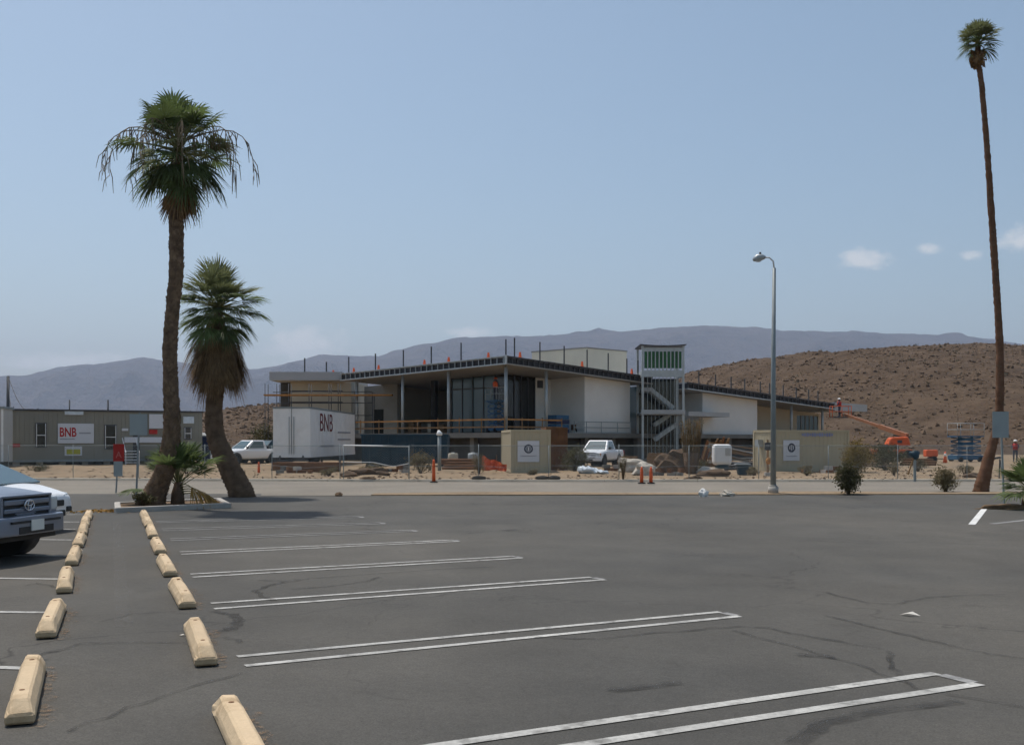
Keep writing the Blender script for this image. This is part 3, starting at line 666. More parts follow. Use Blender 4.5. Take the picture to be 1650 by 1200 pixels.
# --- small trunkless palms
def young_palm(label, loc, n, Lp, Rb, elevs, seed, trunk_h=.5, azr=None):
    t = thing('young_palm', label, 'palm', loc); r_ = random.Random(seed); m = MB()
    m.tube([(0, 0, -.08), (0, 0, trunk_h * .5), (0.02, 0, trunk_h)], [.2, .17, .1], 10); m.build('trunk', 'palm_bark', t)
    vs_ = [frond_mesh('frond', R(e), Lp, Rb, seed * 10 + i, 22, R(170), .22, 'palm_leaf', .35, .02) for i, e in enumerate(elevs)]
    for k in range(n):
        a = r_.random() * 6.283 if azr is None else r_.uniform(*azr)
        inst(vs_[k % len(vs_)], 'frond', t, (0, 0, trunk_h * r_.uniform(.7, 1)), (r_.uniform(-.1, .1), r_.uniform(-.1, .1), a), r_.uniform(.75, 1.1))
    return t
p = G(294, 815); yp = young_palm('small bushy young palm right of the tall left palm', (p.x, 28.9, .06), 30, .75, .72, (82, 70, 57, 40), 31, .6)
# drooping yellow-orange dead fronds at its foot
dfo = frond_mesh('dry_frond', R(20), .6, .75, 77, 14, R(70), 1.0, 'frond_orange', .5, .02)
for k, a in enumerate((-.75, -.5, -.3, -.1, .15)): inst(dfo, 'dry_frond', yp, (.05, -.05, .50 - .06 * k), (0, 0, a), 1.1)
for k, a in enumerate((3.3, 3.7, 2.9)): inst(v3[15], 'frond', yp, (-.5, -.25, .35), (0, 0, a), 1.1)
p = G(1655, 820); young_palm('green young palm at the right edge of the car park', (p.x + .05, p.y, .02), 22, .45, .62, (75, 60, 40, 18, 5), 33, .5)
m = MB(); m.ico((0, 0, 0), .75, 3, (1.25, .55, .16), .3, 4, True); pm = m.build('soil_mound', 'island_soil', None, loc=(p.x - .25, p.y + .1, .0)); pm['kind'] = 'structure'

# ------------------------------------------------------------------ bushes
def bush(name, label, cat, loc, rx, rz, n, leaf, mat, seed, stems=10, dens=.5, group=None, sphere=True):
    t = thing(name, label, cat, loc, group=group); r_ = random.Random(seed); m = MB()
    for k in range(stems):
        a = r_.random() * 6.283; l = r_.uniform(.5, 1); e = Vector((math.cos(a) * rx * .75 * l, math.sin(a) * rx * .75 * l, rz * r_.uniform(.5, .95)))
        m.tube([(0, 0, -.1), e * .5 + Vector((0, 0, rz * .1)), e], [.022, .014, .005], 4)
    m.build('stem', 'twig', t); m = MB(); cl = []
    for k in range(max(10, n // 45)):
        u = Vector((r_.gauss(0, 1), r_.gauss(0, 1), r_.gauss(0, 1))).normalized() * r_.random() ** dens; cl.append(Vector((u.x * rx * .85, u.y * rx * .85, rz * (.5 + .44 * u.z))))
    for k in range(n):
        c0 = cl[r_.randrange(len(cl))]; c = c0 + Vector((r_.gauss(0, rx * .17), r_.gauss(0, rx * .17), r_.gauss(0, rz * .10)))
        if c.z < .02: c.z = r_.uniform(.02, .2)
        a = Vector((r_.gauss(0, 1), r_.gauss(0, 1), r_.gauss(.3, 1))).normalized() * leaf * r_.uniform(.6, 1.3); b = Vector((r_.gauss(0, 1), r_.gauss(0, 1), r_.gauss(0, 1))).normalized() * leaf * .45
        m.add([c - a, c + b, c + a, c - b], [(0, 1, 2, 3)])
    m.build('foliage', mat, t); return t
def gb(px, py): return G(px, py)
bush('desert_bush', 'dark green rounded bush at the lot edge right of the lamp post', 'bush', G(1367, 797), .46, 1.02, 3200, .045, 'bush_leaf', 1)
bush('desert_bush', 'dry grey-brown bush left of the thin palm', 'bush', G(1523, 791), .5, .85, 1700, .05, 'bush_dry', 2)
bush('desert_bush', 'yellow flowering bush by the right end of the long tan container', 'bush', G(1380, 764), .85, 1.75, 5200, .06, 'bush_yellow', 3)
bush('desert_bush', 'large dark bush in front of the orange boom lift', 'bush', (P(1425, 0, 62).x, 62, .05), 1.25, 1.5, 2600, .08, 'bush_leaf', 4)
bush('desert_bush', 'dull green shrub behind the fence beside the orange delineator', 'bush', (P(678, 0, 55).x, 55, .05), .7, 1.25, 1500, .06, 'bush_dry', 5)
bush('desert_bush', 'olive shrub between brown container and white pickup', 'bush', (P(926, 0, 60).x, 60, .05), .9, 1.4, 1700, .07, 'bush_leaf', 6)
bush('desert_bush', 'low scrub below the left scaffolding', 'bush', (P(428, 0, 110).x, 110, .3), 1.8, 3.3, 1500, .16, 'bush_leaf', 7)
bush('desert_bush', 'brushy dry shrub behind the fence left of the tan container', 'bush', (P(772, 0, 56).x, 56, .05), .5, 1.1, 800, .05, 'bush_dry', 8)
bush('desert_bush', 'tumbled dry weeds under the white trailer', 'bush', (P(600, 0, 56).x, 56, .05), .9, .55, 800, .05, 'bush_dry', 10)
bush('desert_bush', 'spindly dry shrub hanging on the fence left of the delineator pair', 'bush', G(1004, 775), .22, 1.1, 500, .035, 'bush_dry', 11, stems=14)
bush('desert_bush', 'green tuft at the foot of the tall left palm', 'bush', (P(228, 0, 28.2).x, 28.2, .05), .35, .4, 500, .05, 'bush_leaf', 12)
bush('desert_bush', 'small dry shrub behind the fence beside the leaning post', 'bush', (P(1440, 0, 53).x, 53, .05), .35, .75, 500, .045, 'bush_dry', 13)
# ocotillo: sheaf of brown canes
t = thing('ocotillo', 'tall sheaf of brown dried ocotillo canes in front of the stair tower', 'plant', (P(1114, 0, 55).x, 55, .06)); r_ = random.Random(4)
for k in range(60):
    a = r_.random() * 6.28; m = MB(); s_ = r_.uniform(.15, .62); hh = r_.uniform(1.7, 2.9); b0 = Vector((math.cos(a), math.sin(a), 0))
    m.tube([b0 * .16, b0 * .34 + Vector((0, 0, hh * .3)), b0 * (.3 + s_ * .25) + Vector((0, 0, hh * .65)), b0 * (.28 + s_ * .45) + Vector((r_.uniform(-.1, .1), 0, hh))], [.026, .028, .022, .010], 5); m.build('cane', 'ocotillo_cane', t)
m = MB(); m.tube([(0, 0, -.05), (0, 0, .5), (0, 0, 1.1)], [.26, .36, .40], 12); m.build('base', 'palm_bark', t)
m = MB()
for k in range(900):
    a = r_.random() * 6.28; z = r_.uniform(.7, 2.7); q = r_.uniform(.2, .3 + .13 * z); c = Vector((math.cos(a) * q, math.sin(a) * q, z)); u = Vector((r_.gauss(0, 1), r_.gauss(0, 1), r_.gauss(0, 1))).normalized() * .05; v = Vector((r_.gauss(0, 1), r_.gauss(0, 1), r_.gauss(0, 1))).normalized() * .025
    m.add([c - u, c + v, c + u, c - v], [(0, 1, 2, 3)])
m.build('dry_leaf_mass', 'bush_dry', t)

# ------------------------------------------------------------------ stones and litter
def rock(name, label, loc, r, sq, seed, mat='rock_pale', cat='rock', group=None):
    m = MB(); m.ico((0, 0, r * sq[2] * .55), r, 3, sq, .28, seed, False); o = m.build(name, mat, None, loc=loc); tag(o, label, cat, group); return o
rock('rock', 'jagged white rock on the verge, left of the pair', G(1133, 800), .17, (.85, .7, .9), 1, 'kerb_white')
rock('rock', 'smooth pale tan rock on the verge, right of the pair', G(1172, 799), .2, (1.1, .7, .55), 2, 'rock_pale')
rock('rock', 'small dark stone at the far lot edge left of centre', G(546, 799), .12, (1.1, .8, .6), 3, 'rock_brown')
for i, (px, Y, r, sq, lab, mt_) in enumerate(((1040, 54, .55, (1.0, .8, .75), 'grey boulder behind the left orange delineator of the pair', 'rock_pale'), (1075, 56, .75, (1, .8, .85), 'rust-brown boulder between the delineators and the ocotillo', 'rock_brown'),
        (1095, 57, .9, (1, .8, .9), 'tall brown boulder just left of the ocotillo', 'rock_brown'), (1140, 55, .5, (1.4, .8, .5), 'low pale boulder right of the ocotillo', 'rock_pale'), (1020, 58, .6, (1.2, .8, .9), 'pinkish grey boulder under the stair tower', 'rock_pale'),
        (1150, 52, .45, (1.8, .7, .5), 'long reddish boulder below the white tank', 'rock_brown'), (595, 52, .5, (1.6, .8, .6), 'rounded boulder under the gate rail', 'rock_brown'), (562, 51, .32, (1.5, .8, .6), 'small brown boulder left of the gate', 'rock_brown'),
        (1570, 50, .32, (1.5, .8, .55), 'dark stone behind the kerb left of the thin palm', 'rock_brown'), (595, 47.6, .22, (1.6, .8, .45), 'flat dark stone on the far kerb below the gate', 'rock_brown'), (1118, 47.9, .24, (1.4, .8, .5), 'dark block holding the fence foot below the ocotillo', 'rock_brown'))):
    rock('boulder', lab, (P(px, 0, Y).x, Y, .03), r, sq, 10 + i, mt_, 'boulder')
# loose stones
r_ = random.Random(77); m = MB()
for k in range(1500):
    x = r_.uniform(-32, 34); y = KERB_E(x) + .4 + r_.random() ** 1.6 * 16; rr_ = r_.uniform(.015, .05) * (1 if r_.random() < .93 else 2)
    m.ico((x, y, .08 + rr_ * .2), rr_, 1, (1.2, .9, .6), .3, k)
tag(m.build('loose_stones', 'rock_brown'), 'loose stones littering the graded dirt behind the far kerb', 'stones', kind='stuff')
m = MB()
for a, b in ((1430, 988), (1462, 990), (1472, 994)):
    pass
c = G(1466, 992); m.add([c + Vector(v) for v in ((-.09, .03, .010), (-.03, -.02, .03), (.09, -.05, .010), (.03, .005, .045), (-.03, .05, .018))], [(0, 1, 3, 4), (1, 2, 3)]); tag(m.build('paper_scrap', 'paper'), 'crumpled pale paper scrap on the asphalt at right', 'litter')
for px, py, lab in ((293, 1024, 'curled pale leaf beside the second right wheel stop'),):
    c = G(px, py); m = MB(); m.add([c + Vector(v) for v in ((-.022, 0, .008), (.0, -.018, .010), (.025, .003, .012), (.003, .018, .014))], [(0, 1, 2, 3)]); tag(m.build('paper_scrap', 'paper'), lab, 'litter')
# dry leaves by the left island
r_ = random.Random(8); m = MB()
for k in range(220):
    c = G(172, 824) + Vector((r_.gauss(0, .35), r_.gauss(0, .25), .008 + r_.random() * .03)); a = Vector((r_.gauss(0, 1), r_.gauss(0, 1), r_.gauss(0, .4))).normalized() * .05; b = Vector((r_.gauss(0, 1), r_.gauss(0, 1), r_.gauss(0, .4))).normalized() * .03
    m.add([c - a, c + b, c + a, c - b], [(0, 1, 2, 3)])
tag(m.build('leaf_litter', 'frond_orange'), 'dry leaf litter swept against the left island kerb', 'leaf litter', kind='stuff')

# ------------------------------------------------------------------ street lamp, sign posts
b = G(1246, 796); b.z = .03
t = thing('street_lamp', 'tall grey lamp post with one small arm and cobra head', 'lamp post', b)
hh = 365 * b.y / F - .05
m = MB(); m.tube([(0, 0, 0), (0, 0, hh * .5), (0.03, 0, hh)], [.095, .078, .055], 16); m.build('pole', 'galv', t)
m = MB(); m.cyl((0, 0, 0), (0, 0, .22), .17, 16); m.cyl((0, 0, .22), (0, 0, .27), .13, 16); m.build('base', 'concrete', t)
m = MB(); m.tube([(.03, 0, hh - .02), (.0, 0, hh + .22), (-.12, 0, hh + .34), (-.30, 0, hh + .36)], .028, 8); m.build('arm', 'white_metal', t)
m = MB(); m.tube([(-.26, 0, hh + .35), (-.36, 0, hh + .36), (-.52, 0, hh + .33), (-.66, 0, hh + .26)], [.05, .10, .13, .05], 12); m.build('lamp_head', 'steel_grey', t)
m = MB(); m.ico((-.5, 0, hh + .245), .1, 2, (1.2, .9, .5), 0, 0, True); m.build('lens', 'lens', t)
m = MB(); m.cyl((-.43, 0, hh + .44), (-.43, 0, hh + .52), .035, 8); m.build('photocell', 'dark_steel', t)

b = G(219, 806); b.z = 0; Y = b.y
t = thing('sign_post', 'leaning sign post with grey sign back, in the left island', 'sign', b)
m = MB(); m.bar((0, 0, -.1), P(225, 664, Y) - b, .055, .04); m.build('post', 'galv', t)
m = MB(); q = P(224, 684, Y) - b; m.box((q.x, -.045, q.z), (.52, .006, .62)); m.build('sign_panel', 'sign_back', t)
b = G(187, 794); b.z = 0; Y = b.y
t = thing('sign_post', 'short post with red sign above a grey board', 'sign', b)
m = MB(); m.bar((0, 0, 0), P(191, 718, Y) - b, .05, .04); m.build('post', 'galv', t)
q = P(192, 729, Y) - b; m = MB(); m.box((q.x, -.04, q.z), (.37, .008, .58)); rs = m.build('red_panel', 'red', t); rs['label'] = 'red sign panel with a faint white mark'
text('A', .30, 'print_faint', t, frame((q.x, -.0465, q.z - .08), (1, 0, 0), (0, -1, 0)), 'white_mark')
q = P(191, 755, Y) - b; m = MB(); m.box((q.x, -.04, q.z), (.30, .008, .50)); m.build('grey_panel', 'sign_back', t)
b = G(1618, 812); b.z = 0; Y = b.y
t = thing('sign_post', 'thin sign post with grey sign back beside the thin palm', 'sign', b)
m = MB(); m.bar((0, 0, -.05), P(1612, 664, Y) - b, .055, .04); m.build('post', 'galv', t)
q = P(1611, 684, Y) - b; m = MB(); m.box((q.x, -.045, q.z), (.45, .006, .72)); m.build('sign_panel', 'sign_back', t)

# ------------------------------------------------------------------ chain-link fence
FY = lambda x: KERB_E(x) + .55
fence = thing('chain_link_fence', 'long temporary chain-link fence along the far kerb', 'fence', (0, 47, 0)); fo = Vector((0, 47, 0))
px_posts = [-35 + 3.05 * i for i in range(24)]
pm = MB().cyl((0, 0, -.05), (0, 0, 1.52), .017, 8).mesh('post'); pm.materials.append(MATS['galv'])
wire = MB()
for i, x in enumerate(px_posts):
    inst(pm, 'post', fence, (x, FY(x) - 47, .05), (0, 0, 0), (1, 1, 1 + .02 * math.sin(i * 3)))
    if i + 1 < len(px_posts):
        x2 = px_posts[i + 1]; a, b_ = Vector((x, FY(x) - 47, .05)), Vector((x2, FY(x2) - 47, .05)); U = Vector((0, 0, 1))
        m = MB(); m.cyl(a + U * 1.49, b_ + U * 1.49, .012, 6); m.build('top_rail', 'galv', fence)
        m = MB(); m.tube([a + U * .62, (a + b_) / 2 + U * (.62 - .06 * (i % 3)), b_ + U * .62], .006, 4); m.build('tension_wire', 'galv', fence)
        d = b_ - a; n = 26; r_ = .0035
        def ww(p, q): wire.tube([p, q], r_, 3, False, False)
        for k in range(-13, n):
            for sgn in (1, -1):
                u0, u1 = k / n, (k + 13) / n; z0, z1 = (0.06, 1.48)
                if sgn < 0: z0, z1 = z1, z0
                c0, c1 = max(u0, 0), min(u1, 1)
                if c1 - c0 < .01: continue
                za = z0 + (z1 - z0) * (c0 - u0) / (u1 - u0); zb = z0 + (z1 - z0) * (c1 - u0) / (u1 - u0)
                ww(a + d * c0 + U * za, a + d * c1 + U * zb)
wo_ = wire.build('wire_mesh', 'galv', fence); wo_['kind'] = 'stuff'
t = thing('tube_gate', 'white tubular gate frame hung on the chain-link fence', 'gate', (P(550, 0, 47.1).x, FY(-7) - .12, .05))
gx = P(657, 0, 47.1).x - P(550, 0, 47.1).x
m = MB(); m.cyl((0, 0, 1.5), (gx, 0, 1.46), .032, 8); m.build('top_tube', 'print_white', t)
m = MB(); m.tube([(0, 0, .78), (gx * .45, 0, .76), (gx * .75, 0, .58), (gx * .95, 0, .68), (gx, 0, .72)], .018, 6); m.build('sagging_tube', 'print_white', t)
for x in (0, gx): m = MB(); m.cyl((x, 0, 0), (x, 0, 1.5), .022, 8); m.build('upright', 'galv', t)
# sand bags / concrete feet under some posts
for i, (px, lab) in enumerate(((772, 'dark sandbag on the fence foot left of the tan container'), (873, 'pair-left sandbag on the kerb under the tan container'), (893, 'pair-right sandbag on the kerb under the tan container'))):
    x = P(px, 0, 47.3).x; m = MB(); m.ico((0, 0, .07), .3, 2, (1.0, .5, .35), .2, i, True); tag(m.build('sandbag', 'under_wall', None, loc=(x, FY(x) - .12, .07)), lab, 'sandbag', 'sandbags on fence feet')

# delineators
def delineator(px, ytop, ybot, label):
    b = G(px, ybot, .02); h = (ybot - ytop) * b.y / F
    t = thing('delineator', label, 'traffic post', b, group='orange delineator posts')
    m = MB(); m.tube([(0, 0, .05), (0, 0, h * .55), (0, 0, h - .08), (0, 0, h)], [.075, .065, .05, .03], 10); m.build('post', 'orange', t)
    m = MB(); m.tube([(0, 0, 0), (0, 0, .05)], [.17, .14], 8); m.build('base', 'rubber', t)
    m = MB(); m.cyl((0, 0, h * .66), (0, 0, h * .74), .066, 10); m.build('reflective_band', 'lift_orange', t)
delineator(699, 740, 777, 'orange delineator post standing below the silver pipe'); delineator(1034, 752, 779, 'left orange delineator post of the close pair at the kerb'); delineator(1049, 752, 779, 'right orange delineator post of the close pair at the kerb')
delineator(417, 744, 764, 'small orange delineator beside the parked white utility truck')

# ------------------------------------------------------------------ vehicles
def prof(w, zb, zt, crown):
    return [(0, zb), (w * .7, zb), (w * .93, zb + .02), (w, zb + .16), (w, zt - .24), (w * .965, zt - .08), (w * .84, zt - .015), (0, zt + crown)]
def loft(m, st, smooth=True):
    n = None; vv = []; 
    for x, pr in st:
        ring = [(x, y, z) for y, z in pr] + [(x, -y, z) for y, z in pr[-2:0:-1]]; n = len(ring); vv += ring
    ff = []
    for i in range(len(st) - 1):
        for k in range(n): a, b = i * n + k, i * n + (k + 1) % n; ff.append((a, b, b + n, a + n))
    ff += [tuple(range(n))[::-1], tuple((len(st) - 1) * n + k for k in range(n))]
    m.add(vv, ff, smooth); return m
def fpanel(m, q, u0, u1, v0, v1, off):
    q = [Vector(p) for p in q]
    def pt(u, v): return (q[0] * (1 - u) + q[1] * u) * (1 - v) + (q[3] * (1 - u) + q[2] * u) * v
    nrm = (q[1] - q[0]).cross(q[3] - q[0]).normalized(); c = [pt(u0, v0), pt(u1, v0), pt(u1, v1), pt(u0, v1)]
    m.hexa([p - nrm * .03 for p in c], [p + nrm * off for p in c]); return m
def wheel_pair(t, x, yo, r, w):
    for s in (1, -1):
        m = MB(); ring = []
        prf = [(r * .62, yo - w), (r * .92, yo - w), (r, yo - w * .82), (r, yo - w * .18), (r * .92, yo), (r * .62, yo)]
        n = 28; vv = [(x + a * math.cos(2 * math.pi * k / n), s * y, r + a * math.sin(2 * math.pi * k / n)) for k in range(n) for a, y in prf]; np_ = len(prf); ff = []
        for k in range(n):
            for j in range(np_):
                a0, b0 = k * np_ + j, k * np_ + (j + 1) % np_; a1, b1 = ((k + 1) % n) * np_ + j, ((k + 1) % n) * np_ + (j + 1) % np_; ff.append((a0, b0, b1, a1))
        m.add(vv, ff, True); wh = m.build('wheel', 'rubber', t)
        m = MB(); m.cyl((x, s * (yo - .09), r), (x, s * (yo - .03), r), r * .63, 24)
        for k in range(6): a = k * math.pi / 3; m.bar((x, s * (yo - .02), r), (x + r * .58 * math.cos(a), s * (yo - .02), r + r * .58 * math.sin(a)), .06, .03, up=(0, 1, 0))
        m.build('rim', 'chrome', wh)
def emblem(parent, x, y, z, s):
    def ell(cy_, cz, ry, rz_, tr, n=24):
        m.tube([(x, cy_ + ry * math.cos(2 * math.pi * k / n), cz + rz_ * math.sin(2 * math.pi * k / n)) for k in range(n + 1)], tr, 6, False)
    m = MB(); ell(y, z, s, s * .66, s * .10); ell(y, z - s * .05, s * .32, s * .60, s * .08); ell(y, z + s * .25, s * .78, s * .30, s * .08); m.build('emblem', 'chrome', parent)
def pickup(label, loc, rz, paint, near=False, cat='pickup truck'):
    t = thing('pickup_truck', label, cat, loc, rz)
    m = MB(); loft(m, [(2.66, prof(.80, .56, .93, .01)), (2.60, prof(.90, .50, .97, .02)), (2.45, prof(.94, .46, 1.0, .03)), (2.1, prof(.955, .43, 1.045, .045)), (1.5, prof(.96, .40, 1.10, .05)), (1.02, prof(.96, .38, 1.135, .04)), (.9, prof(.96, .38, 1.14, .0)), (0, prof(.96, .38, 1.14, 0)), (-1, prof(.96, .38, 1.14, 0)), (-2.6, prof(.95, .44, 1.14, 0)), (-2.75, prof(.92, .48, 1.12, 0))])
    body = m.build('body', paint, t, sub=2)
    cb = [(1.12, -.85, 1.09), (1.12, .85, 1.09), (-.95, .85, 1.09), (-.95, -.85, 1.09)]; ct = [(.22, -.66, 1.74), (.22, .66, 1.74), (-.80, .66, 1.74), (-.80, -.66, 1.74)]
    m = MB(); m.hexa(cb, ct); cab = m.build('cab', paint, t, bevel=.05)
    m = MB(); fpanel(m, (cb[0], cb[1], ct[1], ct[0]), .07, .93, .08, .90, .006); m.build('windscreen', 'windscreen', cab)
    m = MB(); fpanel(m, (cb[2], cb[3], ct[3], ct[2]), .1, .9, .15, .85, .006); m.build('rear_window', 'windscreen', cab)
    for q in ((cb[1], cb[2], ct[2], ct[1]), (cb[3], cb[0], ct[0], ct[3])):
        m = MB(); fpanel(m, q, .16, .86, .12, .86, .006); m.build('side_window', 'windscreen', cab)
    m = MB(); m.b2(-2.68, -1.02, -.80, .80, 1.10, 1.147); m.build('bed_liner', 'plastic_dark', t)
    for s in (1, -1):
                
        for xw in (1.86, -1.4): m = MB(); m.cyl((xw, s * .55, .42), (xw, s * .963, .42), .455, 24); m.build('wheel_arch', 'plastic_dark', t)
        m = MB(); m.box((1.0, s * 1.03, 1.22), (.1, .2, .16)); m.build('mirror', paint if near else 'plastic_dark', t, bevel=.02)
        m = MB(); m.b2(2.34, 2.66, s * .70 - .13, s * .70 + .13, .70, .915); hl = m.build('headlight', 'lens', t, bevel=.04)
        m = MB(); m.b2(2.40, 2.60, s * .865 - .035, s * .865 + .035, .70, .90); m.build('indicator', 'amber' if not near else 'lens', hl, bevel=.02)
        m = MB(); m.b2(-2.78, -2.70, s * .84 - .07, s * .84 + .07, .7, 1.05); m.build('tail_light', 'red', t)
    m = MB(); m.b2(2.45, 2.655, -.57, .57, .63, .955); gr = m.build('grille', 'plastic_dark', t)
    for z, h in ((.745, .065), (.865, .075)): m = MB(); m.b2(2.60, 2.69, -.55, .55, z - h / 2, z + h / 2); m.build('grille_bar', paint, gr, bevel=.015)
    m = MB(); m.b2(2.58, 2.70, -.60, .60, .935, .97); m.b2(2.58, 2.68, -.62, -.565, .63, .96); m.b2(2.58, 2.68, .565, .62, .63, .96); m.build('grille_surround', paint, gr, bevel=.012)
    if near: emblem(gr, 2.715, 0, .815, .115)
    m = MB(); st = []
    for x, w in ((2.50, .95), (2.70, .90), (2.80, .74), (2.83, .40)): st.append((x, [(0, .40), (w, .40), (w, .44), (w, .60), (w * .99, .65), (w * .97, .665), (0, .67)]))
    loft(m, st); bu = m.build('front_bumper', paint, t, bevel=.01)
    m = MB(); m.b2(2.70, 2.838, -.42, .42, .42, .52); m.build('lower_intake', 'plastic_dark', bu)
    m = MB(); m.b2(2.70, 2.845, -.60, .60, .572, .606); m.build('bumper_step', 'plastic_dark', bu)
    m = MB(); m.b2(2.835, 2.853, -.155, .155, .455, .61); m.build('licence_plate', 'plate', bu)
    m = MB(); m.b2(2.3, 2.6, -.85, .85, .30, .42); m.build('valance', 'plastic_dark', t)
    m = MB(); m.b2(-2.4, 2.3, -.5, .5, .28, .45); m.build('chassis', 'plastic_dark', t)
    m = MB(); m.b2(-2.92, -2.74, -.9, .9, .48, .64); m.build('rear_bumper', 'chrome', t, bevel=.02)
    wheel_pair(t, 1.86, .965, .395, .25); wheel_pair(t, -1.4, .965, .395, .25)
    return t
pickup('silver-blue pickup truck parked nose-out at the left edge', (-9.72, 16.35, 0), R(-9), 'truck_silver', True)
pickup('white pickup truck behind the fence right of the tan container', (P(966, 0, 73).x, 73, .05), R(-112), 'car_white')
pickup('white pickup truck parked between the leaning palm and the white trailer', (P(402, 0, 79).x, 79, .05), R(-128), 'car_white')
pickup('dark pickup truck half hidden behind the white trailer', (P(432, 0, 84).x, 84, .05), R(-125), 'dumpster')

t = thing('sedan_car', 'white sedan parked beyond the silver pickup at the left edge', 'car', (-11.05, 21.1, 0), R(-9))
m = MB(); loft(m, [(2.36, prof(.62, .36, .68, .0)), (2.30, prof(.76, .30, .74, .01)), (2.12, prof(.86, .25, .79, .02)), (1.85, prof(.895, .22, .86, .04)), (1.5, prof(.90, .2, .95, .05)), (1.2, prof(.90, .2, .98, .03)), (-.5, prof(.90, .2, .99, 0)), (-1.5, prof(.90, .22, 1.0, .02)), (-2.2, prof(.86, .3, .98, .02)), (-2.4, prof(.74, .4, .92, 0))])
body = m.build('body', 'car_white', t, sub=2)
cb = [(1.68, -.80, .93), (1.68, .80, .93), (-1.75, .78, .94), (-1.75, -.78, .94)]; ct = [(.45, -.58, 1.47), (.45, .58, 1.47), (-.95, .57, 1.44), (-.95, -.57, 1.44)]
m = MB(); m.hexa(cb, ct); cab = m.build('cabin', 'car_white', t, bevel=.06)
m = MB(); fpanel(m, (cb[0], cb[1], ct[1], ct[0]), .05, .95, .03, .93, .008); m.build('windscreen', 'windscreen', cab)
for q in ((cb[1], cb[2], ct[2], ct[1]), (cb[3], cb[0], ct[0], ct[3])):
    m = MB(); fpanel(m, q, .12, .88, .10, .9, .008); m.build('side_window', 'windscreen', cab)
m = MB(); fpanel(m, (cb[2], cb[3], ct[3], ct[2]), .08, .92, .1, .9, .008); m.build('rear_window', 'windscreen', cab)
for s in (1, -1):
    m = MB(); m.hexa([(2.05, s * .87, .60), (2.32, s * .62, .60), (2.34, s * .40, .60), (2.0, s * .5, .60)], [(1.95, s * .875, .76), (2.27, s * .64, .735), (2.33, s * .42, .70), (2.0, s * .5, .74)]); m.build('headlight', 'lens', t)
    m = MB(); m.b2(2.22, 2.37, s * .56 - .09, s * .56 + .09, .38, .48); m.build('fog_lamp', 'plastic_dark', t, bevel=.02)
    
    for xw in (1.42, -1.35): m = MB(); m.cyl((xw, s * .55, .33), (xw, s * .905, .33), .37, 24); m.build('wheel_arch', 'plastic_dark', t)
    m = MB(); m.box((1.0, s * .93, 1.06), (.1, .16, .11)); m.build('mirror', 'car_white', t, bevel=.02)
m = MB(); m.b2(2.25, 2.385, -.36, .36, .50, .62); m.build('grille', 'plastic_dark', t, bevel=.02)
m = MB(); m.b2(2.25, 2.375, -.42, .42, .30, .42); m.build('lower_intake', 'plastic_dark', t, bevel=.02)
m = MB(); m.b2(-2.2, 2.2, -.6, .6, .17, .3); m.build('chassis', 'plastic_dark', t)
wheel_pair(t, 1.42, .905, .32, .21); wheel_pair(t, -1.35, .905, .32, .21)

# ------------------------------------------------------------------ worker figure
def worker(label, loc, rz, vest, arm=(.25, .3), hat='print_white'):
    t = thing('person', label, 'person', loc, rz)
    J = {'pel': (0, 0, .95), 'chest': (.02, 0, 1.30), 'neck': (.02, 0, 1.50), 'head': (.04, 0, 1.64), 'top': (.04, 0, 1.74), 'hl': (0, .1, .9), 'kl': (.04, .11, .5), 'al': (0, .12, .08), 'tl': (.16, .13, .04), 'hr': (0, -.1, .9), 'kr': (.02, -.11, .5), 'ar': (-.03, -.12, .08), 'tr': (.13, -.13, .04),
         'sl': (.01, .19, 1.43), 'el': (.06, .26, 1.17), 'wl': (arm[0], .2, 1.08), 'fl': (arm[0] + .14, .17, 1.10), 'sr': (.01, -.19, 1.43), 'er': (.06, -.26, 1.17), 'wr': (arm[1], -.2, 1.08), 'fr': (arm[1] + .14, -.17, 1.10)}
    rad = {'pel': .15, 'chest': .16, 'neck': .06, 'head': .10, 'top': .08, 'hl': .1, 'kl': .07, 'al': .05, 'tl': .04, 'hr': .1, 'kr': .07, 'ar': .05, 'tr': .04, 'sl': .07, 'el': .05, 'wl': .035, 'fl': .035, 'sr': .07, 'er': .05, 'wr': .035, 'fr': .035}
    E = [('pel', 'chest'), ('chest', 'neck'), ('neck', 'head'), ('head', 'top'), ('pel', 'hl'), ('hl', 'kl'), ('kl', 'al'), ('al', 'tl'), ('pel', 'hr'), ('hr', 'kr'), ('kr', 'ar'), ('ar', 'tr'), ('chest', 'sl'), ('sl', 'el'), ('el', 'wl'), ('wl', 'fl'), ('chest', 'sr'), ('sr', 'er'), ('er', 'wr'), ('wr', 'fr')]
    ks = list(J); me = bpy.data.meshes.new('body'); me.from_pydata([J[k] for k in ks], [(ks.index(a), ks.index(b)) for a, b in E], [])
    o = bpy.data.objects.new('body', me); col.objects.link(o); o.parent = t; me.materials.append(MATS['jeans'])
    md = o.modifiers.new('skin', 'SKIN'); me.update()
    for i, k in enumerate(ks): me.skin_vertices[0].data[i].radius = (rad[k], rad[k]); me.skin_vertices[0].data[i].use_root = (k == 'pel')
    o.modifiers.new('sub', 'SUBSURF').render_levels = 1
    m = MB(); m.tube([(0, 0, .98), (.01, 0, 1.2), (.02, 0, 1.38), (.02, 0, 1.5)], [.19, .20, .22, .11], 12); m.build('vest', vest, t)
    m = MB(); m.ico((.05, 0, 1.63), .098, 2, (1, .85, 1.2), 0, 0, True); m.ico((.15, 0, 1.62), .02, 1); hd = m.build('face', 'skin_tone', t)
    m = MB(); m.tube([(.03, 0, 1.67), (.03, 0, 1.69), (.03, 0, 1.75), (.03, 0, 1.80)], [.16, .135, .12, .04], 14); m.build('hard_hat', hat, t)
    return t

